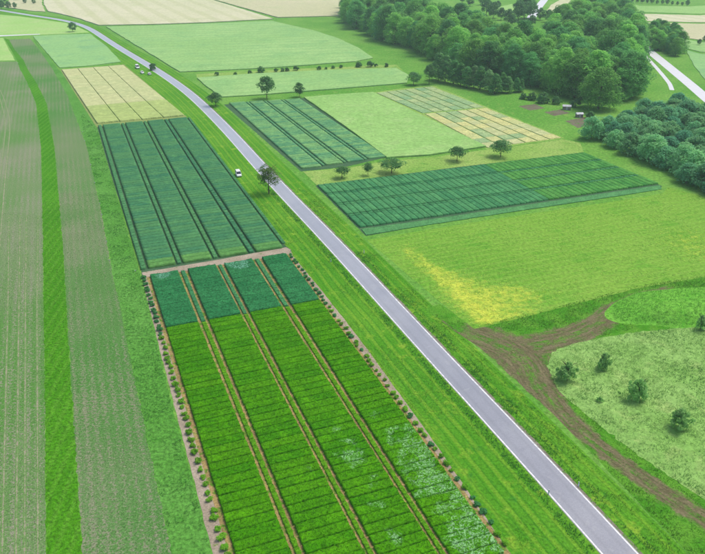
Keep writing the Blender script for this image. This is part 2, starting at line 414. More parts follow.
def ribbon(name, g, offs, z, mat, aname='across', avals=None, jit=0):
    nn = normals(g); k = len(offs); v = []; at = []
    for j, o in enumerate(offs):
        oo = np.full(len(g), float(o)) if np.isscalar(o) else np.asarray(o, float)
        if jit and j in (0, k-1): oo = oo+(fbm(g[:, 0]*.25, g[:, 1]*.25, 5+j)-.5)*2*jit
        p = g+nn*oo[:, None]; zz = z[j] if isinstance(z, (list, tuple)) else z
        v.append(np.c_[p, np.full(len(g), zz)]); at.append(np.full(len(g), (avals[j] if avals is not None else 0.0)) if avals is not None else oo)
    V = np.stack(v, 1).reshape(-1, 3); A = np.stack(at, 1).ravel(); n = len(g)
    i = np.arange(n-1)[:, None]*k+np.arange(k-1)[None]
    F = np.stack((i, i+k, i+k+1, i+1), -1).reshape(-1, 4)
    # make it face up
    a, b, c = V[F[0, 0]], V[F[0, 1]], V[F[0, 2]]
    if np.cross(b-a, c-a)[2] < 0: F = F[:, ::-1].copy()
    at_ = {aname: A}
    if aname == 'dirt':
        sl_ = np.r_[0, np.cumsum(np.linalg.norm(np.diff(g, axis=0), axis=1))]; at_['along'] = np.repeat(sl_, k)
        at_['across'] = np.stack([np.full(len(g), float(o)) if np.isscalar(o) else np.asarray(o, float) for o in offs], 1).ravel()
    return obj(name, mesh(name, V, F, mat, at_))

gv = np.array([(-4500, -1500, 0), (4500, -1500, 0), (4500, 6000, 0), (-4500, 6000, 0)])
struct(obj('ground', mesh('ground', gv, np.array([[0, 1, 2, 3]]), M['ground'])))

# road centre line
RC = [(700, 643), (622, 554), (562.5, 489), (523, 447.5), (430, 348.5), (365, 277.5), (332, 241), (292, 201), (280, 188.5), (261, 167.5), (246, 150.5), (231.6, 134), (215, 117.5),
      (207, 109), (189.3, 92.8), (169.4, 78.4), (149.6, 65.8), (129.7, 54.2), (110, 42), (100, 35.2), (92.5, 30), (83.8, 25.5), (72.3, 21.9), (57.8, 19), (43.4, 17), (30, 15.2), (16, 12.9), (0, 10), (-40, 4)]
rd = smooth(densify(PP(RC), 4.0), 60)
W2 = 2.9
struct(ribbon('grass_verge', rd, [W2+.2, 4.5, 6, 8, 10.5, 13, 16], .006, M['verge'], jit=.0))
struct(ribbon('grass_verge', rd, [-W2-.2, -4.2, -5.6, -7.5, -10], .006, M['verge'], jit=.0))
struct(ribbon('road_shoulder', rd, [-W2-.5, -W2+.1], .011, M['shoulder'], jit=.2))
road = struct(ribbon('road', rd, [-W2, -2.2, -1.4, -.7, 0, .7, 1.4, 2.2, W2], [.02, .035, .05, .06, .065, .06, .05, .035, .02], M['asphalt'], avals=[-1, -.76, -.48, -.24, 0, .24, .48, .76, 1]))
for s in (-1, 1):
    l = ribbon('edge_line', rd, [s*2.48, s*2.75] if s > 0 else [-2.75, -2.48], [.0365, .031] if s > 0 else [.031, .0365], M['line'], avals=[0, 0])
    l.parent = road

# ------------------------------------------------------------------ far and middle fields (crop stands with real height)
def field(name, pts, h, mat, label, step=6, amp=.5, z=.012, cat='crop field', cell=0):
    return tag(sheet(name, pts, z, M[mat], step, amp, h, cell), label, cat)
field('grain_field', [(44, -12), (44, 4.3), (48, 11.5), (62, 14.5), (80, 19), (99, 25.6), (150, 24.8), (205, 23), (273, 19.2), (205, -2), (190, -12)], .8, 'field_ripe', 'large pale ripening grain field at the top left of the thin dark line', amp=1)
field('grain_field', [(193, -12), (209, -1.5), (243, 8), (278, 17.8), (346, 16.2), (350, -12)], .8, 'field_straw', 'pale straw coloured grain field beside the tip of the large wood', amp=1)
field('grain_field', [(12, -3), (42, -4), (42, 4.5), (45.5, 12), (30, 11), (14, 8.5), (4, 7.2)], .6, 'field_straw', 'small pale grain field above the road bend at top left', amp=1)
field('wheat_field', [(106, 27), (150, 26), (180, 25), (230, 23), (272, 21.2), (290, 25.5), (312, 30.5), (336, 38), (358, 48), (373, 58.5), (355, 62), (273, 68), (230, 70.3), (180, 72.3), (160, 60), (131, 42.5)], .6, 'field_green', 'large pale green wheat field across the road below the grain fields', amp=.8)
field('wheat_field', [(197, 78.5), (250, 74.5), (330, 70.6), (396, 68.6), (409, 76), (407, 83.5), (330, 89.8), (258, 95.4), (222, 97.6), (208, 88)], .6, 'field_green', 'long narrow pale green wheat strip behind the two round trees', amp=.5)
field('barley_field', [(304, 98), (340, 95), (373, 93), (420, 115.5), (486, 147.3), (430, 155.8), (387, 158.5), (345, 127)], .7, 'field_mid', 'plain pale green barley field between the dark plots and the straw plots', amp=.35)
field('cereal_field', [(33, 36.4), (60, 35), (90, 34), (106, 46), (121, 62), (90, 66), (60, 68), (46, 52)], .4, 'field_teal', 'bluish pale green cereal field just above the pale barley plots', amp=.5)
struct(sheet('meadow', [(-30, 15), (0, 14.5), (20, 16.2), (50, 20.5), (66, 22.8), (78, 27), (90, 32.5), (40, 34.6), (0, 36.4), (-30, 37.5)], .016, M['field_meadow'], 6, .6))
struct(sheet('farm_path', [(-30, 36.4), (0, 35.2), (40, 33.8), (40, 34.4), (0, 36.3), (-30, 37.6)], .03, M['concrete']))
# right, beyond the far road
for i, (pts, mt, lab) in enumerate([
    ([(618, 1), (640, 6), (690, 6.5), (760, 2), (760, 9), (700, 14), (630, 12)], 'field_mid', 'pale green field strip just below the far hedge at top right'),
    ([(628, 13.5), (700, 15.5), (760, 11), (760, 21), (700, 22.5), (640, 21)], 'field_ripe', 'upper pale straw field strip right of the large wood'),
    ([(640, 22.5), (700, 24), (760, 22), (760, 36), (700, 40), (670, 36), (655, 24)], 'field_straw', 'lower pale straw field strip behind the trees by the far road'),
    ([(672, 38), (700, 42), (760, 40), (760, 56), (700, 52), (684, 48)], 'field_green', 'pale green field right of the trees by the far road'),
    ([(686, 50), (700, 54), (760, 60), (760, 90), (712, 88), (694, 66)], 'field_teal', 'bluish green field in the corner beside the far road')]):
    field('far_field', pts, .3, mt, lab, amp=.8)
# dry grass strip that carries the fruit trees, and the soil rims of the plots
struct(sheet('grass_strip', [(303, 171.5), (345, 168), (388, 161), (430, 157.5), (488, 149.5), (515, 146), (563, 139), (580, 143), (584, 152.5), (540, 158), (450, 169.5), (380, 178), (317, 185)], .014, M['dry'], 3, .4))
struct(sheet('grass_strip', [(196, 74), (250, 71), (300, 68.5), (396, 64.5), (404, 71), (395, 67.5), (330, 69.8), (250, 73.8), (197, 77.5)], .014, M['dry'], 3, .3))

# left side: seedling fields, clover strip, weedy strip, soil path
strip_l = [(17, 60), (20, 69), (27, 82), (36, 103), (41, 147), (42, 190), (43, 240), (43.5, 300), (45, 400), (46, 554), (47, 640)]
strip_r = [(50+42, 640), (82.5, 554), (74, 430), (66, 300), (62.5, 240), (58, 190), (54.5, 147), (46.5, 103), (36, 82), (27.5, 69), (23.5, 60)]
l2_r = [(30, 38.5), (38, 48), (52, 68), (68, 96), (87, 147), (102, 214), (113, 277), (119, 300), (137.5, 392), (160, 497), (172, 554), (190, 640)]
struct(sheet('seedling_field', [(-160, 62), (17, 61.5)]+strip_l[1:]+[(-150, 640)], .010, M['seed_l'], 3, .25))
wt = smooth(densify(PP([(-6, 82), (1.5, 97), (7, 116), (7.5, 132), (6, 147), (2.5, 177), (-1, 215), (-5, 260)]), 2), 6)
for o_ in (-1.0, 1.0): struct(ribbon('wheel_track', wt, [o_-.28, o_, o_+.28], .014, M['wheeltrack'], 'dirt', [0, 1, 0]))
for u0, u1, u2 in ((8, 5, 1), (19, 17.5, 15.5), (25.5, 25, 24.5), (37, 37.5, 38)):
    g_ = smooth(densify(PP([(u0+1, 215), (u0, 300), (u1, 430), (u2, 600)]), 2), 5)
    struct(ribbon('wheel_track', g_, [-.3, 0, .3], .014, M['wheeltrack'], 'dirt', [0, .75, 0]))
struct(sheet('seedling_field', l2_r[:1]+l2_r[1:]+strip_r+[(14, 50), (9, 39.5)], .010, M['seed_r'], .9, .5))
struct(sheet('clover_strip', [(9, 39.5), (4, 38)]+strip_l+strip_r+[(15, 50)], .016, M['strip'], .8, .4))
struct(sheet('meadow', [(-60, 38.5), (3, 37.8), (8, 48), (15, 60.3), (-60, 61.5)], .012, M['field_meadow'], 4, .4))
blk_l = [(62, 73), (97, 127), (112, 180), (141, 276), (176, 420), (213, 554), (236, 640)]
struct(sheet('weedy_strip', [(33, 38)]+l2_r[1:]+blk_l[::-1]+[(58, 69)], .013, M['weeds'], .9, .5))

# ------------------------------------------------------------------ trial plots
def grid_plot(wd, dp, h, nx, ny, seed, blades=0, bl=.35, lodge=None, world=None, amp=.10, edge=.12, jit=.08):
    """a standing crop plot: bumpy canopy, ragged sides, a fringe of leaf blades; origin at its base centre"""
    x = np.linspace(-wd/2, wd/2, nx); y = np.linspace(-dp/2, dp/2, ny)
    X, Y = np.meshgrid(x, y); wx, wy = (X, Y) if world is None else world(X, Y)
    e = np.minimum(np.minimum(X+wd/2, wd/2-X)/.35, np.minimum(Y+dp/2, dp/2-Y)/.3); e = np.clip(e, 0, 1)
    z = h*(1-edge+edge*np.sqrt(e))+amp*(fbm(wx*1.3, wy*1.3, seed)-.5)*2+amp*.8*(hash2(np.round(wx*9), np.round(wy*9), seed)-.5)
    lo = np.zeros_like(X)
    if lodge is not None:
        lo = lodge(wx, wy); z = z*(1-.5*lo*(.4+.6*fbm(wx*.9, wy*.9, 91)))
    V = np.stack((X+(hash2(np.round(wx*7), np.round(wy*7), 3)-.5)*(.08+jit*(e < .1)), Y+(hash2(np.round(wx*7), np.round(wy*7), 4)-.5)*(.08+jit*(e < .1)), z), -1).reshape(-1, 3)
    i = (np.arange(ny-1)[:, None]*nx+np.arange(nx-1)[None]).ravel()
    F = np.stack((i, i+1, i+nx+1, i+nx), 1)
    A = lo.ravel()
    ring = np.concatenate((np.arange(nx), np.arange(1, ny)*nx+nx-1, (ny-1)*nx+np.arange(nx-2, -1, -1), np.arange(ny-2, 0, -1)*nx))
    base = V[ring].copy(); base[:, 2] = -.02; base[:, :2] *= 1.0
    nb = len(V); V = np.r_[V, base]; A = np.r_[A, A[ring]]
    r = np.arange(len(ring)); r2 = (r+1) % len(ring)
    F = np.r_[F, np.stack((ring[r2], ring[r], nb+r, nb+r2), 1)]
    if blades:
        g = np.random.default_rng(seed+5)
        c = np.stack((g.uniform(-wd/2, wd/2, blades), g.uniform(-dp/2, dp/2, blades)), 1)
        cx = np.clip(((c[:, 0]+wd/2)/wd*(nx-1)).astype(int), 0, nx-1); cy = np.clip(((c[:, 1]+dp/2)/dp*(ny-1)).astype(int), 0, ny-1)
        zb = V[cy*nx+cx, 2]-.12; al = A[cy*nx+cx]
        an = g.uniform(0, 2*math.pi, blades); ln = bl*g.uniform(.6, 1.3, blades); wv = .05
        d = np.stack((np.cos(an), np.sin(an)), 1); t = g.uniform(.1, .7, blades)
        p0 = np.c_[c+np.stack((-d[:, 1], d[:, 0]), 1)*wv, zb]; p1 = np.c_[c-np.stack((-d[:, 1], d[:, 0]), 1)*wv, zb]
        p3 = np.c_[c+d*(ln*t)[:, None]+np.stack((-d[:, 1], d[:, 0]), 1)*wv*.5, zb+ln*(1-.5*t)]; p2 = np.c_[c+d*(ln*t)[:, None]-np.stack((-d[:, 1], d[:, 0]), 1)*wv*.5, zb+ln*(1-.5*t)]
        n0 = len(V); V = np.r_[V, np.stack((p0, p1, p2, p3), 1).reshape(-1, 3)]; A = np.r_[A, np.repeat(al, 4)]
        F = np.r_[F, n0+np.arange(blades*4).reshape(-1, 4)]
    return V, F, A
def edge_at(poly_ab, b):               # column edge: a as a function of b
    o = np.argsort(poly_ab[:, 1]); return np.interp(b, poly_ab[o, 1], poly_ab[o, 0])
def fitline(pts):                      # straight least-squares column edge in (a,b)
    q = AB(PP(pts)); k = np.polyfit(q[:, 1], q[:, 0], 1); return lambda b: np.polyval(k, b)

# --- the lower block -------------------------------------------------
ce = [fitline(p) for p in ([(150.4, 278), (166.7, 327.7), (201.9, 446.2), (234.9, 552.2)], [(177, 270.3), (198.4, 322.6), (246.2, 444), (291.5, 553)],
      [(188.1, 272), (209.6, 320), (258.5, 444), (306, 553)], [(214.7, 265), (241.3, 315.7), (306.2, 442), (362.8, 552)],
      [(225, 265), (249, 313), (316.5, 441), (377, 552)], [(251, 259.7), (282.7, 308.6), (363.8, 441), (435.9, 552)],
      [(261.6, 258), (292.1, 306), (375.2, 441), (448.8, 552)], [(286.1, 255.4), (319.6, 300.9), (421, 442), (504.4, 552)])]
b_top = np.mean([AB(P(*p))[1] for p in [(150.4, 277), (188, 270), (225, 264), (286, 255.4)]])
b_mid = np.mean([AB(P(*p))[1] for p in [(166.7, 327.7), (198.4, 322.6), (209.6, 320), (241.3, 315.7), (282.7, 308.6), (319.6, 300.9)]])
ROW = 2.2
struct(sheet('soil_bed', [(142, 274), (215, 261), (290, 249), (293, 256), (323, 292), (368, 350), (437, 446), (509, 552), (570, 640), (235, 640), (213, 554), (183, 440), (146, 295)], .018, M['soil'], 1.5, .2))
def bed_in_block():
    bs = np.linspace(64, b_top+.3, 30); L = [XY(ce[0](b)-1.0, b) for b in bs]; Rr_ = [XY(ce[7](b)+.9, b) for b in bs[::-1]]
    g = rough_poly(np.array(L+Rr_), 1.2, .12, 3); bm = bmesh.new(); f = bm.faces.new([bm.verts.new((p[0], p[1], .023)) for p in g]); f.normal_update()
    if f.normal.z < 0: f.normal_flip()
    bmesh.ops.triangulate(bm, faces=bm.faces[:]); me = bpy.data.meshes.new('straw_bed'); bm.to_mesh(me); bm.free(); me.materials.append(M['strawsoil']); return struct(obj('straw_bed', me))
bed_in_block()
lodge_spots = [(P(410, 447), 5.0, 2.4), (P(418, 468), 4, 2.5), (P(438, 486), 5, 2.5), (P(455, 505), 4.5, 2.5), (P(468, 540), 6, 3), (P(427, 480), 4, 2), (P(488, 545), 4, 2.5), (P(338, 432), 2.0, 1.4), (P(352, 461), 3.0, 1.7), (P(347, 443), 2.2, 1.3),
               (P(372, 484), 2.2, 1.3), (P(378, 507), 2, 1.2), (P(376, 416), 2.2, 1.5), (P(398, 431), 3, 1.6), (P(395, 452), 2.2, 1.3), (P(290, 444), 1.5, .8), (P(310, 472), 1.6, .8), (P(395, 540), 3, 1.5), (P(475, 522), 4, 2)]
def lodge_bright(x, y):
    m = np.zeros_like(x)
    for c, r, k in lodge_spots:
        d = np.hypot(x-c[0], y-c[1])/r; m = np.maximum(m, np.exp(-d*d*1.2)*min(1, k*.5))
    n = fbm(x*.55, y*.55, 40); return sstep(.46, .76, m*1.0+(n-.5)*1.3)
blue_spots = [(P(163, 277), 3.0, 1), (P(240, 266), 3.6, 1.2), (P(232, 265), 3, 1.1)]
def lodge_blue(x, y):
    m = np.zeros_like(x)
    for c, r, k in blue_spots:
        d = np.hypot(x-c[0], y-c[1])/r; m = np.maximum(m, np.exp(-d*d)*k)
    return sstep(.4, .8, m+(fbm(x*.6, y*.6, 44)-.5)*.6)
def block_empty(name, label, ab):
    p = XY(*ab); e = empty(name, (p[0], p[1], 0), YAW); return tag(e, label, 'crop block')
def add_plot(parent, name, a0, a1, b0, b1, me=None, unit=None):
    """place a plot mesh inside its block; unit=(wd,dp) of a shared mesh"""
    p = XY((a0+a1)/2, (b0+b1)/2); L = parent.matrix_world
    o = bpy.data.objects.new(name, me); link(o, parent)
    ang = parent.rotation_euler.z; dx, dy = p[0]-parent.location.x, p[1]-parent.location.y
    c, s = math.cos(-ang), math.sin(-ang)
    o.location = (c*dx-s*dy, s*dx+c*dy, 0)
    if unit: o.scale = ((a1-a0)/unit[0], (b1-b0)/unit[1], 1)
    return o
bright = block_empty('barley_trial_block', 'bright green trial block of four columns in the foreground beside the road', ((ce[0](100)+ce[7](100))/2, 100))
bluebk = block_empty('wheat_trial_block', 'short dark bluish green trial block joined to the top of the bright green block', ((ce[0](b_top-10)+ce[7](b_top-10))/2, b_top-10))
nblue = 11; rb = (b_top-b_mid)/nblue
rows_bright = int((b_mid-66)/ROW)
gap = .17
for cidx in range(4):
    eL, eR = ce[2*cidx], ce[2*cidx+1]
    for r in range(rows_bright):
        b1 = b_mid-.15-r*ROW; b0 = b1-ROW; bc = (b0+b1)/2
        a0, a1 = eL(bc)+random.uniform(-.05, .05), eR(bc)+random.uniform(-.05, .05); wd, dp = a1-a0, ROW-random.uniform(.12, .24)
        hh = .58+.1*random.random(); cc = XY((a0+a1)/2, bc)
        wf = lambda X, Y: (cc[0]+CA*X-SA*Y, cc[1]+SA*X+CA*Y)
        V, F, A = grid_plot(wd, dp, hh, 40, 11, 100+cidx*50+r, 420, .3, lodge_bright, wf, edge=.2, amp=.05)
        add_plot(bright, 'plot', a0, a1, b0, b1, mesh('plot', V, F, M['plot_bright'], {'lodged': A}))
    for r in range(nblue):
        b1 = b_top-r*rb; b0 = b1-rb; bc = (b0+b1)/2
        a0, a1 = eL(bc), eR(bc); wd, dp = a1-a0, rb-.03
        cc = XY((a0+a1)/2, bc); wf = lambda X, Y: (cc[0]+CA*X-SA*Y, cc[1]+SA*X+CA*Y)
        V, F, A = grid_plot(wd, dp, .72+.05*random.random(), 34, 10, 400+cidx*20+r, 200, .3, lodge_blue, wf, edge=.07)
        add_plot(bluebk, 'plot', a0, a1, b0, b1, mesh('plot', V, F, M['plot_blue'], {'lodged': A}))
def guard(parent, name, al, ar, b0, b1, h, mat, seg=2.2, frac=(.34, .72), nb=40, seedo=0):
    """narrow crop strip between two columns, one mesh made of its short row pieces"""
    V = []; F = []; n0 = 0; b = b1
    while b > b0:
        bb = max(b-seg, b0); bc = (b+bb)/2; a0 = al(bc); a1 = ar(bc); q0 = a0+(a1-a0)*frac[0]; q1 = a0+(a1-a0)*frac[1]
        v, f, _ = grid_plot(q1-q0, b-bb-.12, h, 6, 8, int(bc*10)+seedo, nb, .28, amp=.09)
        p = XY((q0+q1)/2, bc); v = np.c_[p[0]+CA*v[:, 0]-SA*v[:, 1], p[1]+SA*v[:, 0]+CA*v[:, 1], v[:, 2]]
        V.append(v); F.append(f+n0); n0 += len(v); b = bb
    V = np.concatenate(V); F = np.concatenate(F)
    a = -parent.rotation_euler.z; c, s = math.cos(a), math.sin(a); x = V[:, 0]-parent.location.x; y = V[:, 1]-parent.location.y
    V = np.c_[c*x-s*y, s*x+c*y, V[:, 2]]
    return obj(name, mesh(name, V, F, mat), parent)
for k in range(3):
    guard(bright, 'guard_strip', ce[2*k+1], ce[2*k+2], 66, b_mid-.3, .32, M['guard'], frac=(.3, .7))
    guard(bluebk, 'guard_strip', ce[2*k+1], ce[2*k+2], b_mid, b_top-.2, .42, M['guard_blue'], frac=(.3, .68))

# round clumps along the two outer edges of the block
def leaf_cloud(cent, rad, n_per, size, g, flat=.6, up=.35):
    cent = np.asarray(cent); k = len(cent); n = k*n_per
    c = np.repeat(cent, n_per, 0); r = np.repeat(rad, n_per)
    d = g.normal(size=(n, 3)); d[:, 2] = np.where(g.random(n) < .7, np.abs(d[:, 2]), d[:, 2]); d /= np.linalg.norm(d, axis=1)[:, None]
    rr = r*g.uniform(.55, 1.0, n)**.6
    p = c+d*rr[:, None]*np.array((1, 1, .8))
    nn = d*.8+g.normal(size=(n, 3))*flat*.7+np.array((0, 0, up+.35)); nn /= np.linalg.norm(nn, axis=1)[:, None]
    t = np.cross(nn, g.normal(size=(n, 3))); t /= np.linalg.norm(t, axis=1)[:, None]+1e-9; b = np.cross(nn, t)
    s = size*g.uniform(.6, 1.3, n)[:, None]
    V = np.stack((p-t*s*.5-b*s*.35, p+t*s*.5-b*s*.25, p+t*s*.42+b*s*.4, p-t*s*.4+b*s*.32), 1).reshape(-1, 3)
    F = np.arange(n*4).reshape(-1, 4)
    return V, F
clump_me = {}
for key in ('clump_g', 'clump_b'):
    for v in range(4):
        g = np.random.default_rng(50+v)
        cs = np.c_[g.uniform(-.38, .38, 9), g.uniform(-.38, .38, 9), g.uniform(.22, .62, 9)]
        V, F = leaf_cloud(cs, np.full(9, .34), 42, .2, g)
        clump_me[key, v] = mesh('crop_clump', V, F, M[key])
lc = fitline([(144.4, 280.6), (163.3, 340.6), (192, 443), (220.9, 536.8)]); rc_ = fitline([(290.4, 257), (319.6, 294.9), (347.9, 329), (432, 448), (506, 545)])
k = 0; b = b_top-.6
while b > 68:
    dark = b > b_mid-3
    p = XY(lc(b)+random.uniform(-.2, .2), b+random.uniform(-.4, .4)); s = random.uniform(.85, 1.2)
    o = obj('crop_clump', clump_me['clump_b' if dark else 'clump_g', k % 4], None, (p[0], p[1], 0), random.uniform(0, 6), (s, s, s*random.uniform(.9, 1.15)))
    if dark: tag(o, 'dark bluish round crop clump in the left edge row beside the dark plots', 'plant', 'dark clumps along the left edge of the dark block')
    else: tag(o, 'bright round crop clump in the row between soil path and bright plots', 'plant', 'bright clumps along the left edge of the bright block')
    p = XY(rc_(b)+random.uniform(-.25, .25), b+random.uniform(-.5, .5)); s = random.uniform(.65, 1.05)
    o = obj('crop_clump', clump_me['clump_b' if dark or random.random() < .25 else 'clump_g', (k+1) % 4], None, (p[0], p[1], 0), random.uniform(0, 6), (s, s, s))
    if dark: tag(o, 'dark crop clump in the right edge row beside the dark plots', 'plant', 'dark clumps along the right edge of the dark block')
    else: tag(o, 'green crop clump in the row on patchy soil right of the bright plots', 'plant', 'clumps along the right edge of the bright block')
    b -= ROW; k += 1

# --- shared far plot meshes -------------------------------------------
def shared(mat, h, seeds=(1, 2, 3), unit=(8, 2.2), nx=12, ny=5, gp=(.0, .15), blades=30):
    out = []
    for s in seeds:
        V, F, A = grid_plot(unit[0]-gp[0], unit[1]-gp[1], h, nx, ny, s, blades, .3, amp=.07, edge=.06)
        out.append(mesh('plot', V, F, mat, {'lodged': A}))
    return out
# --- upper left block --------------------------------------------------
uce = [fitline(p) for p in ([(103.3, 127), (125, 195), (146.5, 262)], [(120.5, 126), (147, 190), (174, 262)], [(126, 125.5), (153.5, 190), (182.5, 262)], [(143, 124.5), (178.5, 190), (209.5, 257)],
       [(148.3, 124), (185.5, 190), (218, 257)], [(164.3, 122.5), (208, 190), (245.5, 252)], [(169.8, 122), (215.5, 190), (255.5, 252)], [(187, 119), (239, 190), (282, 247)])]
ub_bot = np.mean([AB(P(*p))[1] for p in [(147, 270), (207, 260), (283, 247.5)]]); ub_top = np.mean([AB(P(*p))[1] for p in [(97, 126.5), (140, 122.6), (186, 118)]])
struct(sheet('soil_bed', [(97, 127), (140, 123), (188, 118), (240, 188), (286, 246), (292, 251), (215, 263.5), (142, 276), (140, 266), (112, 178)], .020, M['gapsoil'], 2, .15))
struct(sheet('farm_path', [(142, 272.5), (175, 267), (230, 257.6), (286, 247.3), (291, 250), (287, 254.6), (225, 264.2), (188, 270.6), (143, 277.8)], .024, M['soil'], 1.2, .18))
upper = block_empty('wheat_trial_block', 'long dark green trial block of four columns with double tracks, left of the parked van', ((uce[0](230)+uce[7](230))/2, 230))
um = shared(M['plot_upper'], .7); uy = shared(M['plot_yellow'], .75, (4, 5))
nrow = int(round((ub_top-ub_bot)/2.35)); ur = (ub_top-ub_bot)/nrow
for c in range(4):
    for r in range(nrow):
        b0 = ub_bot+r*ur; b1 = b0+ur; bc = (b0+b1)/2
        mm = (uy if r in (0, 1) else um)
        add_plot(upper, 'plot', uce[2*c](bc), uce[2*c+1](bc), b0, b1, mm[(r*7+c*3) % len(mm)], (8, 2.2))
for k in range(3):
    guard(upper, 'guard_strip', uce[2*k+1], uce[2*k+2], ub_bot, ub_top, .6, M['plot_upper'], seg=2.35, frac=(.25, .75), nb=6)
lE = lambda b: uce[0](b)-2.6; rE = lambda b: uce[7](b)+2.4
guard(upper, 'guard_strip', lE, uce[0], ub_bot, ub_top, .7, M['plot_upper'], seg=2.35, frac=(.2, .72), nb=6)
guard(upper, 'guard_strip', uce[7], rE, ub_bot+3, ub_top, .5, M['plot_upper'], seg=2.35, frac=(.3, .75), nb=6)

# --- generic quad block: four pixel corners, columns x rows ---------------
def quad_block(name, label, c00, c10, c11, c01, ncol, nrow, matfn, h, colgap, rowgap, guard_mat=None, nx=12, blades=24, base=None, pair=False):
    """corners on the ground: c00-c10 along the columns' width, c00-c01 along their length"""
    A, B, Cc, D = [P(*c) for c in (c00, c10, c11, c01)]
    ctr = (A+B+Cc+D)/4; u = (B-A)+(Cc-D); ang = math.atan2(u[1], u[0])
    e = empty(name, (ctr[0], ctr[1], 0), ang); tag(e, label, 'crop block')
    at = lambda s, t: (A*(1-s)+B*s)*(1-t)+(D*(1-s)+Cc*s)*t
    cache = {}
    ca, sa = math.cos(-ang), math.sin(-ang)
    loc = lambda p: (ca*(p[0]-ctr[0])-sa*(p[1]-ctr[1]), sa*(p[0]-ctr[0])+ca*(p[1]-ctr[1]))
    W = np.linalg.norm(at(1, .5)-at(0, .5)); cg = colgap/W
    for i in range(ncol):
        s0 = i/ncol+cg/2*(i > 0); s1 = (i+1)/ncol-cg/2*(i < ncol-1)
        for j in range(nrow):
            t0 = j/nrow; t1 = (j+1)/nrow
            q = [at(s0, t0), at(s1, t0), at(s1, t1), at(s0, t1)]
            ctr2 = sum(q)/4; wd = np.linalg.norm((q[1]-q[0]+q[2]-q[3])/2); vy = (q[3]-q[0]+q[2]-q[1])/2; dp = np.linalg.norm(vy)
            mt, sd_ = matfn(i, j); hh = h
            uu = np.array((math.cos(ang), math.sin(ang))); perp = abs(-math.sin(ang)*vy[0]+math.cos(ang)*vy[1]); sgn = 1 if -math.sin(ang)*vy[0]+math.cos(ang)*vy[1] > 0 else -1
            if (mt, sd_, i) not in cache:
                V, F, Al = grid_plot(8, 2.2-rowgap, hh, nx, 5, sd_, blades, .3, amp=.07 if rowgap > .06 else .03, edge=.07 if rowgap > .06 else .0, jit=.0); V[:, 0] += V[:, 1]*sgn*(vy @ uu)/perp*(perp/2.2)/(wd/8); cache[mt, sd_, i] = mesh('plot', V, F, M[mt], {'lodged': Al})
            o = bpy.data.objects.new('plot', cache[mt, sd_, i]); link(o, e); l = loc(ctr2)
            o.location = (l[0], l[1], 0)
            # shear-free: rotate with the block, scale to size
            o.scale = (wd/8, perp/2.2, 1)
        if guard_mat and i < ncol-1:
            V = []; F = []; n0 = 0; s = (i+1)/ncol; kk = max(1, nrow)
            for j in range(kk):
                p = (at(s, (j+.02)/kk)+at(s, (j+.98)/kk))/2; L = np.linalg.norm(at(s, (j+.96)/kk)-at(s, (j+.04)/kk))
                v, f, _ = grid_plot(colgap*.46, L, h*.9, 4, 4, j, 0); l = loc(p)
                V.append(v+np.array((l[0], l[1], 0))); F.append(f+n0); n0 += len(v)
            obj('guard_strip', mesh('guard_strip', np.concatenate(V), np.concatenate(F), M[guard_mat]), e)
    return e
rr = random.Random(3)
# dark block across the road with five tracks
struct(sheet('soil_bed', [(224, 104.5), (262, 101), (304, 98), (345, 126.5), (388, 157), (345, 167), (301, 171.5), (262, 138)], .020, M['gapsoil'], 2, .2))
quad_block('wheat_trial_block', 'dark green trial block with double tracks across the road, below the two round trees', (302, 169.3), (386.5, 157), (299.5, 99.3), (229, 103.3), 4, 46, lambda i, j: ('plot_r1', rr.choice((1, 2, 3))), .6, 2.4, .14, 'plot_r1')
obj_edge = None
# right dark block
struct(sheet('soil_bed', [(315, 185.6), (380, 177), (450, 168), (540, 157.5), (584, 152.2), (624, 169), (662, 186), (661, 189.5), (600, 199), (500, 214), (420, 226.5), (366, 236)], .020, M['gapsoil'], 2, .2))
g00, g10, g11, g01 = (359.5, 227), (657, 183.5), (583.5, 153.3), (317.5, 186)
A_, B_ = P(359.5, 227), P(657, 183.5); nlen = int(np.linalg.norm(B_-A_)/2.3)
# columns of this block run along the length of the field, so width and rows swap
quad_block('wheat_trial_block', 'long dark green trial block with slanted plots below the row of small trees', (317.5, 186), (359.5, 228), (658.5, 184), (583.5, 153.4), 4, min(nlen, 72), lambda i, j: ('plot_r5a' if j < 31 else 'plot_r5b', rr.choice((1, 2, 3))), .6, 2.3, .2, 'plot_r5a')
edge = sheet('crop_border', [(361.5, 229.5), (420, 221.5), (500, 209.5), (600, 194.5), (660, 185.6), (661.5, 189.5), (600, 199), (500, 214), (420, 226.5), (366, 235.5)], .02, M['border'], 1.2, .2, .2)
tag(edge, 'narrow bluish crop border along the near side of the slanted plot block', 'crop border')
# straw and grey-green small plots, upper right
struct(sheet('soil_bed', [(373, 92.6), (400, 88.5), (434, 85.5), (486, 106.5), (565, 138), (515, 145.3), (487.5, 149.5), (424, 117.5)], .020, M['dry'], 2, .2))
quad_block('grain_trial_block', 'grey green small plots at the foot of the wood, upper half of the patchwork', (376.5, 93), (431.5, 86.5), (484, 107.2), (422.5, 113.2), 6, 7, lambda i, j: (rr.choice(('plot_grey', 'plot_grey', 'plot_grey2')), rr.choice((1, 2, 3))), .2, .7, .12)
quad_block('grain_trial_block', 'straw coloured small plots beside the wood, lower half of the patchwork', (424.5, 114), (486, 108.2), (561, 137.8), (487.5, 148), 6, 9, lambda i, j: (rr.choice(('plot_straw', 'plot_straw', 'plot_pale', 'plot_grey')), rr.choice((1, 2, 3))), .22, .6, .12)
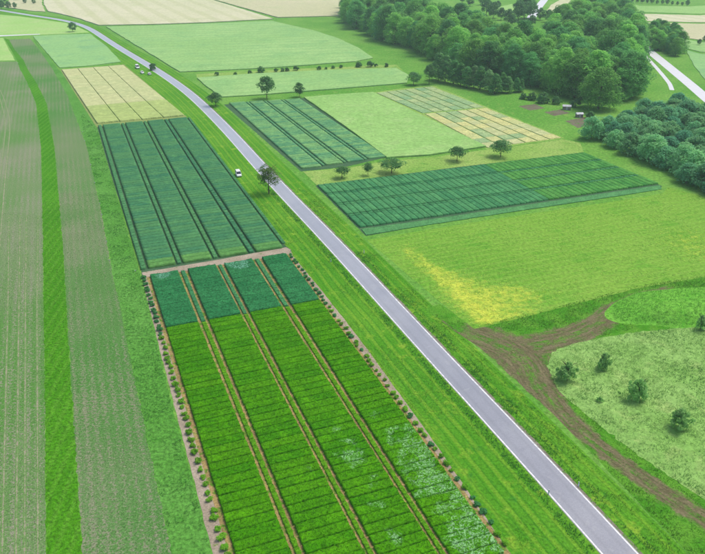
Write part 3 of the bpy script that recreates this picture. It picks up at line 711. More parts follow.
# pale barley block above the upper left block
struct(sheet('soil_bed', [(60.5, 70), (92, 68), (124, 64.3), (156, 91), (187, 117), (140, 122.5), (96.5, 127), (78, 98)], .019, M['palebed'], 2, .25))
quad_block('barley_trial_block', 'pale straw barley block with thin tracks, above the long dark green block', (97.2, 123.6), (184.2, 115.8), (123, 65.6), (62, 70.3), 4, 12, lambda i, j: ('plot_palegreen' if j < 3 else 'plot_pale', rr.choice((1, 2, 3, 4))), .6, .42, .0, blades=0, nx=30)

# ------------------------------------------------------------------ right foreground
n_line0, n_line1 = P(398, 246), P(470, 322)
def yel(x, y):
    d = n_line1-n_line0; L = np.linalg.norm(d); d = d/L
    t = ((x-n_line0[0])*d[0]+(y-n_line0[1])*d[1])/L; s = (y-n_line0[1])*d[0]-(x-n_line0[0])*d[1]
    w = 6+20*sstep(.15, .95, t)
    a = sstep(-4, 5, s)*(1-sstep(w*.05, w*1.25, s))*sstep(-.12, .1, t)*(1-sstep(1.0, 1.12, t))
    a = a*.95; q = P(497, 296); e = np.hypot((x-q[0])/20, (y-q[1])/11); a = np.maximum(a, .7*(1-sstep(.2, 1.1, e)))
    q = P(700, 246); e = np.hypot((x-q[0])/18, (y-q[1])/22); a = np.maximum(a, .42*(1-sstep(.2, 1.1, e)))
    return a+.04
mead_pts = [(367, 240), (420, 231), (500, 218), (600, 203.5), (662, 193.5), (668, 187), (705, 197), (800, 222), (800, 258), (705, 277), (637, 288.5), (570, 305.5), (520, 318), (474, 329), (440, 302), (400, 268)]
bc_field = struct(sheet('buttercup_meadow', mead_pts, .015, M['buttercup'], 2, .3, 0, 1.6, {'yellow': yel}))
# dirt tracks
tr1 = [(447, 327), (470, 334), (497, 343), (522, 357), (536, 382), (564, 417), (603, 450), (652, 486), (705, 520), (770, 565)]
g1 = smooth(densify(PP(tr1), 1.2), 12)
tr2 = [(505, 349), (545, 344), (575, 335), (600, 322), (618, 308), (640, 298.5), (668, 291), (690, 286)]
g2 = smooth(densify(PP(tr2), 1.2), 8); g3 = densify(PP([(436, 320), (446, 328), (458, 336)]), 1.0)
def wid_of(g, i):
    q = P(508, 350); x, y = g[:, 0], g[:, 1]
    if i == 0: w = 2.9+5.8*np.exp(-((x-q[0])**2+(y-q[1])**2)/330)
    elif i == 1: w = np.linspace(6.5, 2.6, len(g))
    else: w = np.full(len(g), 2.0)
    L = np.r_[0, np.cumsum(np.linalg.norm(np.diff(g, axis=0), axis=1))]
    return w+.8*(fbm(x*.2, y*.2, 8)-.5), L, sstep(0, (6, 3, .8)[i], L)*(sstep(0, 8, L[-1]-L) if i == 1 else 1)
TR = [(g,)+wid_of(g, i) for i, g in enumerate((g1, g2, g3))]
def track_fields(x, y):
    m = np.zeros(len(x)); ac = np.zeros(len(x)); al = np.zeros(len(x))
    for k in range(0, len(x), 4000):
        sl_ = slice(k, k+4000); bm_ = np.zeros(len(x[sl_]))-1
        for g, w, L, fade in TR:
            nn = normals(g); d = (x[sl_, None]-g[None, :, 0])**2+(y[sl_, None]-g[None, :, 1])**2; j = d.argmin(1)
            o = (x[sl_]-g[j, 0])*nn[j, 0]+(y[sl_]-g[j, 1])*nn[j, 1]; dd = np.sqrt(d[np.arange(len(j)), j]); q = dd/w[j]
            v = (.74-.25*np.exp(-(q/.2)**2))*(1-sstep(.45, 1.15, q))*fade[j]; u = v > bm_
            bm_ = np.where(u, v, bm_); ac[sl_] = np.where(u, o, ac[sl_]); al[sl_] = np.where(u, L[j], al[sl_])
        m[sl_] = bm_
    return m, ac, al
TF = {}
def tf(i):
    def f(x, y):
        if 'v' not in TF: TF['v'] = track_fields(np.asarray(x, float), np.asarray(y, float))
        return TF['v'][i]
    return f
struct(sheet('dirt_track', [(424, 309), (440, 304), (474, 327), (520, 316), (570, 303.5), (637, 286.5), (705, 275), (800, 256), (800, 640), (745, 610), (660, 524), (600, 462), (540, 402), (480, 348)], .011, M['track'], 2, .5, 0, .8, {'dirt': tf(0), 'across': tf(1), 'along': tf(2)}))
# tall grass meadow and the grassy mound
def pdist(x, y, poly):
    d = np.full(np.shape(x), 1e9)
    for a, b in zip(poly, np.roll(poly, -1, 0)):
        ab = b-a; t = np.clip(((x-a[0])*ab[0]+(y-a[1])*ab[1])/(ab@ab), 0, 1); d = np.minimum(d, np.hypot(x-a[0]-t*ab[0], y-a[1]-t*ab[1]))
    return d
def hayz(x, y): return sstep(.3, 4, pdist(x, y, PP(hay_pts)))*hayz0(x, y)
def hayz0(x, y): return .15+.35*(fbm(x*.25, y*.25, 60)-.3)+.18*(fbm(x*1.1, y*1.1, 61)-.5)
hay_pts = [(546, 366), (552, 352), (572, 344), (600, 338), (640, 332), (680, 328), (720, 326), (800, 330), (800, 560), (740, 530), (705, 500), (660, 470), (620, 442), (585, 414), (560, 392)]
hay = struct(sheet('tall_grass_meadow', hay_pts, .02, M['hay'], .9, .6, 0, 1.0, None, hayz))
mc0, mc1 = P(612, 317), P(760, 296)
def mound():
    n, m = 70, 26; s = np.linspace(0, 1, n); V = []
    c = [P(*q) for q in ((607, 319), (640, 311.5), (680, 307.5), (720, 304), (770, 298))]; c = densify(np.array(c), 1.0); c = smooth(c, 10)
    idx = np.linspace(0, len(c)-1, n); cx = np.interp(idx, range(len(c)), c[:, 0]); cy = np.interp(idx, range(len(c)), c[:, 1]); g = np.c_[cx, cy]; nn = normals(g)
    wd = 9.5*np.sqrt(np.clip(s*3.0, 0, 1))*(.9+.2*fbm(s*6, s*0, 2)); hh = 2.6*sstep(0, .35, s)*(.85+.3*fbm(s*8, s*0+3, 4))
    t = np.linspace(-1, 1, m)
    prof = sstep(-1, -.45, t)*(1-.75*sstep(-.3, 1, t))*(1-sstep(.8, 1, t))
    X = g[:, None, :]+nn[:, None, :]*(t[None, :, None]*wd[:, None, None]); Z = hh[:, None]*prof[None]
    Z = Z+(.5*(fbm(X[..., 0]*.5, X[..., 1]*.5, 71)-.4)+.25*(fbm(X[..., 0]*1.7, X[..., 1]*1.7, 72)-.5))*np.clip(Z, 0, 1)+.01
    V = np.dstack((X, Z)).reshape(-1, 3); i = (np.arange(n-1)[:, None]*m+np.arange(m-1)[None]).ravel()
    F = np.stack((i, i+m, i+m+1, i+1), 1)
    if np.cross(V[F[0, 1]]-V[F[0, 0]], V[F[0, 2]]-V[F[0, 0]])[2] < 0: F = F[:, ::-1].copy()
    return V, F
mv, mf = mound(); struct(obj('grassy_mound', mesh('grassy_mound', mv, mf, M['mound'], smooth=True)))

# ------------------------------------------------------------------ grass tufts, seedlings, flowers (uncountable: joined)
def inside(p, poly):
    x, y = p[:, 0], p[:, 1]; c = np.zeros(len(p), bool); n = len(poly); j = n-1
    for i in range(n):
        xi, yi = poly[i]; xj, yj = poly[j]
        k = ((yi > y) != (yj > y)) & (x < (xj-xi)*(y-yi)/(yj-yi+1e-12)+xi); c ^= k; j = i
    return c
def scatter(poly, dens, g, keep=None, ymax=1e9):
    lo, hi = poly.min(0), poly.max(0); n = int((hi-lo).prod()*dens)
    p = lo+g.random((n, 2))*(hi-lo); p = p[inside(p, poly)]; p = p[p[:, 1] < ymax]
    # only what a camera near this one could see
    zc = H*SP+p[:, 1]*CP; u = p[:, 0]/zc*FPX; v = (p[:, 1]*SP-H*CP)/zc*FPX
    p = p[(np.abs(u) < 420) & (v > -340)]
    if keep is not None: p = p[g.random(len(p)) < keep(p[:, 0], p[:, 1])]
    return p
def tufts(p, g, k, hgt, spread, wd, zf=None, lean=.5):
    n = len(p)*k; c = np.repeat(p, k, 0)+g.normal(size=(n, 2))*spread; an = g.uniform(0, 2*math.pi, n)
    d = np.stack((np.cos(an), np.sin(an)), 1); q = np.stack((-d[:, 1], d[:, 0]), 1); h = hgt*g.uniform(.5, 1.4, n)*np.repeat(g.uniform(.7, 1.3, len(p)), k)
    z0 = zf(c[:, 0], c[:, 1]) if zf is not None else np.zeros(n); ln = g.uniform(.1, lean, n)*h
    V = np.stack((np.c_[c+q*wd, z0], np.c_[c-q*wd, z0], np.c_[c+d*ln[:, None]*1.6, z0+h]), 1).reshape(-1, 3)
    return V, np.arange(n*3).reshape(-1, 3)
g = np.random.default_rng(11)
def tuft_obj(name, p, mat, label, k, h, spread, wd, zf=None, lean=.6):
    V, F = tufts(p, g, k, h, spread, wd, zf, lean); return stuff(obj(name, mesh(name, V, F, M[mat])), label, 'grass')
hp = PP(hay_pts)
hz = hayz
tuft_obj('meadow_grass', scatter(hp, 7, g, lambda x, y: .35+.65*sstep(.3, .6, fbm(x*.3, y*.3, 5))), 'blade_h', 'long pale meadow grass on the rough meadow at right', 3, .3, .2, .05, hz, 1.2)
tuft_obj('meadow_grass', scatter(hp, 1.6, g, lambda x, y: sstep(.5, .62, fbm(x*.12, y*.12, 9))), 'blade_d', 'darker green grass patches in the rough meadow at right', 3, .35, .16, .06, hz, .9)
nn = normals(rd)
def vpoly(a, b):
    k = (rd[:, 1] < 420) & (rd[:, 1] > 30); return np.r_[(rd+nn*a)[k], (rd+nn*b)[k][::-1]]
tuft_obj('verge_grass', scatter(vpoly(3.2, 5.2), 9, g, lambda x, y: .4+.6*sstep(.35, .6, fbm(x*.2, y*.2, 21)), 260), 'blade_d', 'taller dark grass beside the left road edge', 3, .3, .14, .05)
tuft_obj('verge_grass', scatter(vpoly(5, 15), 5, g, lambda x, y: sstep(.38, .62, fbm(x*.15, y*.15, 22)), 260), 'blade_g', 'short bright grass on the verge between plots and road', 3, .16, .16, .05)
tuft_obj('verge_grass', scatter(vpoly(-3.4, -9.5), 6, g, lambda x, y: sstep(.3, .6, fbm(x*.18, y*.18, 23)), 260), 'blade_g', 'bright grass on the verge right of the road', 3, .24, .15, .05)
tuft_obj('verge_grass', scatter(vpoly(-3.5, -6.0), 5, g, lambda x, y: sstep(.4, .6, fbm(x*.25, y*.25, 26)), 200), 'blade_d', 'bluish taller grass along the right road edge', 3, .34, .15, .05)
wp = PP([(119, 300), (137.5, 392), (160, 497), (172, 554), (190, 620), (230, 620), (211, 554), (175, 420), (142, 290), (113, 180), (97, 130), (80, 110), (87, 147), (102, 214)])
tuft_obj('weeds', scatter(wp, 5, g, lambda x, y: sstep(.35, .65, fbm(x*.3, y*.3, 24))), 'blade_d', 'low weeds on the strip left of the soil path', 3, .2, .14, .06)
sp_ = PP(strip_l+strip_r)
tuft_obj('clover', scatter(sp_, 5, g, lambda x, y: .5+0*x, 240), 'blade_g', 'bright green clover in the narrow strip at left', 3, .2, .14, .05)
# seedlings in drilled rows
def rows_pts(poly, ang, per, along, ymax):
    lo, hi = poly.min(0), poly.max(0); ctr = (lo+hi)/2; Rr = np.linalg.norm(hi-lo)/2
    u = np.arange(-Rr, Rr, per); t = np.arange(-Rr, Rr, along); U, T = np.meshgrid(u, t); U = U+g.normal(size=U.shape)*.06; T = T+g.normal(size=T.shape)*along*.3
    p = np.stack((ctr[0]+U*math.cos(ang)-T*math.sin(ang), ctr[1]+U*math.sin(ang)+T*math.cos(ang)), -1).reshape(-1, 2)
    p = p[(p[:, 1] < ymax) & (p[:, 1] > 55)]; p = p[inside(p, poly)]
    zc = H*SP+p[:, 1]*CP; uu = p[:, 0]/zc*FPX; p = p[np.abs(uu) < 400]
    return p[g.random(len(p)) < .35+.6*sstep(.35, .6, fbm(p[:, 0]*.2, p[:, 1]*.2, 31))]
fl = PP([(-160, 62), (17, 61.5)]+strip_l[1:]+[(-150, 640)]); fr = PP(l2_r+strip_r)
tuft_obj('seedlings', rows_pts(fl, ANG_L, .5, .55, 230), 'blade_s', 'rows of small seedlings in the field at the left edge', 2, .16, .1, .06)
tuft_obj('seedlings', rows_pts(fr, ANG_R, .5, .5, 250), 'blade_s', 'rows of small seedlings in the field right of the clover strip', 2, .18, .1, .06)
# buttercups
fp = scatter(PP(mead_pts), 6, g, lambda x, y: np.clip(yel(x, y), 0, 1)**1.5*sstep(.35, .6, fbm(x*.5, y*.5, 33)))
n = len(fp); c = np.c_[fp, np.full(n, .22)+.1*g.random(n)]; t = g.normal(size=(n, 3))*np.array((1, 1, .3)); t /= np.linalg.norm(t, axis=1)[:, None]; b_ = np.cross(np.tile((0, 0, 1.), (n, 1)), t); s = .10
stuff(obj('buttercups', mesh('buttercups', np.stack((c-t*s, c-b_*s, c+t*s, c+b_*s), 1).reshape(-1, 3), np.arange(n*4).reshape(-1, 4), M['flower'])), 'yellow buttercups in the meadow corner by the road', 'flowers')
tuft_obj('meadow_grass', scatter(PP(mead_pts), 1.6, g, lambda x, y: sstep(.35, .65, fbm(x*.25, y*.25, 35)), 260), 'blade_m', 'short bright grass of the buttercup meadow', 3, .18, .2, .06)
dp_ = PP([(424, 309), (474, 327), (520, 316), (570, 303.5), (637, 286.5), (705, 275), (760, 265), (760, 290), (640, 305), (616, 318), (640, 328), (560, 346), (546, 368), (585, 414), (660, 470), (740, 530), (745, 610), (660, 524), (600, 462), (540, 402), (480, 348)])
q_ = scatter(dp_, 7, g, lambda x, y: .35+.65*sstep(.35, .6, fbm(x*.2, y*.2, 37))); q_ = q_[g.random(len(q_)) > 1.5*track_fields(q_[:, 0], q_[:, 1])[0]]
tuft_obj('rough_grass', q_, 'blade_g', 'rough bright grass round the dirt tracks at right', 3, .28, .16, .055)
# weeds on the mound
k = rng.integers(0, len(mf), 2600); q = mv[mf[k]]; wv = rng.dirichlet((1, 1, 1, 1), len(k)); pm = (q*wv[..., None]).sum(1); pm = pm[pm[:, 2] > .15]
V, F = tufts(pm[:, :2], g, 3, .38, .18, .07); V[:, 2] += np.repeat(np.repeat(pm[:, 2], 3), 3)-.05
stuff(obj('mound_weeds', mesh('mound_weeds', V, F, M['blade_m'])), 'rough weeds covering the grassy mound', 'grass')

# ------------------------------------------------------------------ trees
PROF = {'oval': ([0, .15, .45, .75, 1], [.45, .8, 1, .78, .2]), 'wall': ([0, .12, .5, .8, 1], [.78, .95, 1, .78, .22]), 'dome': ([0, .3, .65, .88, 1], [.92, 1, .85, .5, .15]), 'spire': ([0, .2, .5, .8, 1], [.85, 1, .72, .4, .08])}
def crown(seed, R_, Hc, z0, ncl, per, leaf, rough=.25, prof='oval', hollow=.5, crad=(.24, .38)):
    """clumps spread through an uneven crown volume, each a cloud of leaf-sized faces"""
    g = np.random.default_rng(seed)
    t = g.uniform(.02, 1, ncl)**(1.15 if prof in ('wall', 'dome') else .9); az = g.uniform(0, 2*math.pi, ncl)
    lob = 1+rough*.5*np.sin(3*az+seed+2*t)+rough*.5*g.normal(size=ncl)
    r = np.interp(t, *PROF[prof])*g.uniform(hollow, 1.0, ncl)**.6*lob*R_*.8
    rad = R_*g.uniform(*crad, ncl)
    c = np.c_[np.cos(az)*r, np.sin(az)*r, z0+rad*.5+t*(Hc-rad*1.3)+.05*Hc*g.normal(size=ncl)*rough]
    return leaf_cloud(c, rad, per, leaf, g)
def trunk(mb_seed, h, r, R_, z0, Hc, limbs=6, lean=(0, 0)):
    g = random.Random(mb_seed); m = MB()
    pts = [Vector((lean[0]*t+g.uniform(-.1, .1)*r*3*(t > 0), lean[1]*t+g.uniform(-.1, .1)*r*3*(t > 0), h*t)) for t in (0, .25, .5, .75, 1)]
    rs = [r*1.35, r, r*.8, r*.55, r*.2]
    for i in range(4): m.tube(pts[i], pts[i+1], rs[i], rs[i+1], 7)
    for i in range(limbs):
        t = g.uniform(.4, .85); k = min(3, int(t*4)); p = pts[k].lerp(pts[k+1], t*4-k); a = i*2.4+g.uniform(-.3, .3); L = R_*g.uniform(.5, .85)
        q = p+Vector((math.cos(a)*L, math.sin(a)*L, L*g.uniform(.3, .8))); mid = p.lerp(q, .5)+Vector((0, 0, L*.1))
        m.tube(p, mid, r*.38, r*.26, 5); m.tube(mid, q, r*.26, r*.07, 5)
        for s in (-1, 1):
            m.tube(mid, mid+Vector((math.cos(a+s*.8)*L*.45, math.sin(a+s*.8)*L*.45, L*.3)), r*.2, r*.05, 4)
    return m
# mesh variants at real size; copies are scaled a little
VAR = {}
def variants(key, n, mat, R_, Ht, z0, ncl, per, leaf, **kw):
    out = []
    for i in range(n):
        V, F = crown(hash_key(key)+i*13, R_*(1+.06*i/n), Ht-z0, z0, ncl, per, leaf, **kw)
        out.append((mesh(key+'_crown', V, F, M[mat]), trunk(i+3, Ht*.8, max(.1, Ht*.014), R_, z0, Ht-z0).mesh(key+'_trunk', M['bark'])))
    VAR[key] = (out, R_, Ht)
def hash_key(s): return sum(ord(c)*(i+1) for i, c in enumerate(s))
variants('wood', 7, 'leaf_wood', 8.4, 24, .3, 125, 80, .66, rough=.34, prof='wall', crad=(.22, .42))
variants('willow', 5, 'leaf_willow', 5.4, 9.5, .0, 80, 60, .5, rough=.3, prof='dome')
variants('hedge', 5, 'leaf_hedge', 4.0, 12, .5, 85, 52, .48, rough=.28, prof='spire')
variants('round', 4, 'leaf_dark', 3.6, 8.5, 1.7, 64, 44, .36, rough=.3)
variants('fruit', 5, 'leaf_dark', 3.2, 5.2, 1.5, 52, 44, .28, rough=.4)
variants('bush', 4, 'leaf_dark', 1.6, 2.4, .1, 30, 44, .28, rough=.3, prof='dome')
variants('far', 4, 'leaf_dark', 6.5, 16, 2, 55, 36, .9, rough=.3)
variants('shrub', 5, 'leaf_shrub', 1.7, 2.1, .15, 44, 40, .24, rough=.55, hollow=.3, prof='dome', crad=(.16, .28))
def tree(name, key, p, s, label, cat='tree', group=None, sz=None, v=None, z=0):
    arr = VAR[key][0]; cm, tm = arr[(random.randrange(len(arr)) if v is None else v) % len(arr)]
    e = empty(name, (p[0], p[1], z), random.uniform(0, 6.28)); tag(e, label, cat, group)
    for nm, me in (('crown', cm), ('trunk', tm)):
        o = bpy.data.objects.new(nm, me); link(o, e); o.scale = (s, s, s if sz is None else sz)
    return e
def poisson(poly, dmin, tries, g):
    pts = []
    lo, hi = poly.min(0), poly.max(0)
    cand = lo+g.random((tries, 2))*(hi-lo); cand = cand[inside(cand, poly)]
    for c in cand:
        if all((c[0]-q[0])**2+(c[1]-q[1])**2 > dmin*dmin for q in pts): pts.append(c)
    return pts
g = np.random.default_rng(21)
w1 = np.array([P(*q) for q in [(347, 25), (378, 38), (412, 49.5), (430, 58), (470, 76), (522, 87), (556, 95.5), (585, 99), (614, 102), (639, 96)]]+
              [P(u, v, 22) for u, v in [(644, 58), (636, 44), (600, 33), (560, 31), (522, 30), (480, 15), (440, 3), (400, -6), (346, -14)]])
for p in poisson(w1, 9.4, 6000, g):
    s = random.uniform(.72, 1.2)
    zc_ = H*SP+p[1]*CP; up = p[0]/zc_*FPX+352.5
    front = pdist(p[0], p[1], np.r_[w1[:10], w1[8:0:-1]]) < 8
    if front and up < 430: lab, gr = 'broadleaf tree in the front row of the large wood facing the pale wheat fields', 'front row of the wood facing the wheat fields'
    elif front and up < 530: lab, gr = 'broadleaf tree in the front row of the large wood behind the hedge row', 'front row of the wood behind the hedge row'
    elif front: lab, gr = 'broadleaf tree in the front row of the large wood behind the garden', 'front row of the wood behind the garden'
    else: lab, gr = 'tall broadleaf tree inside the large dense wood behind its front row', 'trees inside the large wood'
    tree('wood_tree', 'wood', p, s, lab, group=gr, sz=s*random.uniform(.88, 1.1))
w1b = np.array([P(u, v, 22) for u, v in [(548, 28), (556, 10), (585, -2), (622, -4), (638, 14), (643, 36), (612, 27), (580, 25)]])
for p in poisson(w1b, 10.5, 3000, g):
    s = random.uniform(.9, 1.15); tree('wood_tree', 'wood', p, s, 'tall broadleaf tree in the clump behind the large wood, against the top edge', group='trees behind the large wood')
w2 = np.array([P(*q) for q in [(592, 134), (612, 149), (642, 164), (682, 182), (712, 195), (760, 212)]]+[P(u, v, 8) for u, v in [(760, 105), (705, 101), (672, 97), (640, 103), (606, 118), (590, 124)]])
for p in poisson(w2, 6.4, 4000, g):
    s = random.uniform(.8, 1.15); tree('willow_tree', 'willow', p, s, 'rounded bluish green willow in the thicket at the right edge', group='willows of the right thicket', sz=s*random.uniform(.85, 1.2))
w3 = np.array([P(*q) for q in [(648, 44), (660, 52), (678, 57.5), (680, 50), (668, 40), (655, 36)]])
for p in poisson(w3, 8, 1500, g):
    s = random.uniform(.55, .7); tree('roadside_tree', 'wood', p, s, 'dense dark tree in the clump across the far road', group='trees across the far road')
# hedge row in front of the wood
for i in range(13):
    t = i/12; u = 438+84*t; vb = np.interp(u, [438, 465, 493, 522], [83, 89, 95.5, 94.5]); hp_ = np.interp(u, [438, 462, 487, 510, 522], [27, 22, 23, 17, 13])
    p = P(u+random.uniform(-1.5, 1.5), vb-1.5-random.uniform(0, 1.5)); hm = hp_/ppm(u, vb); s = hm/12
    tree('hedge_tree', 'hedge', p, s*1.05, 'bushy dark tree in the hedge row before the large wood', group='hedge row before the large wood', sz=s*random.uniform(.92, 1.1))
def single(name, key, u, vb, wpx, hpx, label, cat='tree', v=None, zs=1.0, mat=None):
    k = ppm(u, vb); R0, H0 = VAR[key][1:]; s = wpx/k/(2*R0)*.95; return tree(name, key, P(u, vb), s, label, cat, None, hpx/k/H0*zs, v)
single('round_tree', 'round', 267, 98.5, 20, 23, 'round dark tree behind the tracks of the upper dark block, larger of a pair', v=0)
single('round_tree', 'round', 299.5, 97, 12, 15, 'small dark tree at the field edge, right and smaller of a pair', v=1)
single('round_tree', 'round', 216, 106, 16, 14, 'low round tree beside the road, left of the pair of round trees', v=2)
single('round_tree', 'far', 73, 31.5, 9, 9.5, 'lone small tree by the road bend at top left', v=0)
single('roadside_bush', 'bush', 154, 70, 9, 7, 'small green bush between the road and the parked vehicles', 'bush', v=1)
single('fruit_tree', 'fruit', 342, 178, 18, 12.5, 'low fruit tree nearest the road in the row above the slanted plots', v=0)
single('fruit_tree', 'fruit', 368, 175.5, 11, 14, 'thin leaning fruit tree, second from the road in the row', v=1)
single('fruit_tree', 'fruit', 391.5, 173, 26, 15.5, 'wide dark fruit tree, third from the road in the row', v=2)
single('fruit_tree', 'fruit', 457, 161, 20, 15, 'round fruit tree, fourth from the road in the row', v=3)
single('fruit_tree', 'fruit', 500.5, 156.6, 24, 17, 'round dark fruit tree farthest from the road in the row', v=4)
single('round_tree', 'round', 413.5, 85, 16, 13, 'dark round tree at the corner of the small plots, left of the hedge row', v=3)
single('round_tree', 'round', 429, 84, 15, 20, 'dark tall tree between the round tree and the hedge row', v=0)
# garden tree
V, F = crown(77, 10.5, 21, 1.2, 150, 62, .68, rough=.28, prof='dome'); e = empty('garden_tree', (*P(598, 109), 0)); tag(e, 'big bright green tree standing alone in the garden before the wood', 'tree')
obj('crown', mesh('garden_crown', V, F, M['leaf_bright']), e); obj('trunk', trunk(9, 17, .5, 8, 3, 18).mesh('garden_trunk', M['bark']), e)
# sparse roadside tree
e = empty('roadside_tree', (*P(269, 193.5), 0)); tag(e, 'sparse open tree with visible branches at the left edge of the road', 'tree')
tm = trunk(21, 9.5, .2, 5.2, 3, 9, 11); obj('trunk', tm.mesh('sparse_trunk', M['bark']), e)
gg = np.random.default_rng(5); cl = gg.normal(size=(95, 3)); cl /= np.linalg.norm(cl, axis=1)[:, None]; cl = cl*np.array((4.4, 4.4, 4.0))*gg.uniform(.35, 1, (95, 1))+np.array((0, 0, 7.0))
V, F = leaf_cloud(cl, gg.uniform(.7, 1.25, 95), 46, .28, gg, 1.0); obj('crown', mesh('sparse_crown', V, F, M['leaf_sparse']), e)
# meadow shrubs
for i, (u, vb, wpx, hpx, lab) in enumerate([(566.5, 381, 22, 18, 'leafy shrub at the left tip of the rough meadow'), (603, 370, 15, 17, 'narrow leafy shrub behind the leftmost shrub of the meadow'),
        (637, 400, 22, 22, 'leafy shrub in the middle of the rough meadow'), (678, 429, 22, 20, 'dark leafy shrub lowest and rightmost of the meadow shrubs'),
        (599.5, 403, 6, 5, 'tiny shrub between the meadow shrubs'),
        (700, 330, 14, 14, 'dark shrub at the foot of the mound by the right edge')]):
    single('meadow_shrub', 'shrub', u, vb, wpx, hpx, lab, 'shrub', v=i, zs=1.15).location.z = .25
# shrubs on the strip between the two wheat fields
for u, v, wd in [(217, 75.5, 5), (235.5, 75, 4), (250, 73.8, 5), (261, 72.5, 8), (276, 72, 5), (282, 71.6, 5), (287, 71.3, 5), (296, 70.3, 6), (319, 69.8, 5), (326, 69.3, 3), (333, 68.4, 4), (341, 67.9, 4), (358.5, 67, 7), (370, 66.8, 8), (376, 66.6, 4), (386, 66.8, 5)]:
    o = single('field_shrub', 'bush', u, v, wd, wd*.8, 'small shrub on the dry strip between two wheat fields', 'shrub'); o['group'] = 'shrubs on the strip between the wheat fields'
# far trees along the top
for u, v, h_, lab in [(2, 9, 9, 0), (9, 9, 8, 0), (15, 8.5, 6, 0), (-5, 8, 9, 0), (25, 3.5, 5, 0), (34, 4, 5, 0), (5, 2, 5, 0), (17, 0.5, 5, 0)]:
    k = ppm(u, v); tree('far_tree', 'far', P(u, v), h_/k/16*1.0, 'dark bush beside the distant road in the top left corner', 'bush', 'bushes in the top left corner')
for u, v, h_ in [(518, 21, 20), (524, 19, 22), (530, 18, 18), (508, 24, 15), (501, 20, 12), (493, 18, 16), (486, 15, 16), (540, 20, 12), (548, 22, 12), (556, 24, 14), (498, 9, 8), (470, 6, 10), (482, 5, 10), (462, 3, 10), (512, 25, 10), (532, 26, 11)]:
    k = ppm(u, v); tree('far_tree', 'far', P(u, v), h_/k/16, 'dark tree behind the large wood near the pale far path', 'tree', 'trees near the far path')
for i in range(14):
    u = 622+i*5; v = np.interp(u, [620, 650, 692], [1.5, 3.5, 6.5]); k = ppm(u, v)
    tree('hedge_bush', 'far', P(u, v), random.uniform(4, 6.5)/k/16, 'bush in the far hedge along the top right edge', 'bush', 'far hedge at top right')
for u, v, h_, lab in [(699, 45, 6, 'dark bush in the pale fields at the right edge, left of two'), (705, 42, 7, 'dark bush in the pale fields at the right edge, right of two')]:
    k = ppm(u, v); tree('field_bush', 'far', P(u, v), h_/k/16, lab, 'bush')
# garden shrubs
for u, v, wd, lab in [(543, 103, 14, 'round garden shrub left of the white shed'), (556, 104, 10, 'small garden shrub close behind the white shed'), (532, 100, 10, 'low garden shrub above the first soil bed'), (575, 107, 11, 'garden shrub between the two white sheds'), (590, 118, 9, 'yellowish low shrub right of the white box shed'), (523, 99, 8, 'low shrub at the right end of the hedge row')]:
    single('garden_shrub', 'bush', u, v, wd, wd*.8, lab, 'shrub')
for pts in ([(518, 106), (534, 104), (545, 108), (530, 110.5)], [(544, 112), (560, 109.5), (570, 113), (554, 116)], [(565, 121), (585, 117), (596, 123), (578, 128)]):
    struct(sheet('garden_bed', pts, .012, M['gardensoil'], 1.5, .3))
# far road, path and top path
fr_ = smooth(densify(PP([(641, 42), (650, 51.5), (663, 62), (677, 73.5), (691, 85), (705, 97), (730, 118)]), 3), 4)
struct(ribbon('far_road', fr_, [-3.6, 0, 3.6], .02, M['concrete'])); struct(ribbon('far_path', smooth(densify(PP([(640.5, 51), (645, 55.5), (655, 66), (664, 76.5), (670, 84), (672, 90)]), 3), 4), [-1.3, 0, 1.3], .02, M['concrete']))
struct(ribbon('far_path', smooth(densify(PP([(552, -8), (545, -1), (540, 5), (535, 12), (531, 18)]), 5), 3), [-4.5, 0, 4.5], .02, M['concrete']))
field('far_field', [(546, 12), (551, 5), (560, 0), (566, -3), (572, 2), (562, 10), (552, 16)], .3, 'field_ripe', 'small yellowish field corner right of the pale far path', amp=.8)
field('far_field', [(495, 8), (512, 4), (516, 9), (510, 14), (497, 13)], .3, 'field_mid', 'small yellowish clearing left of the dark far trees', amp=.8)

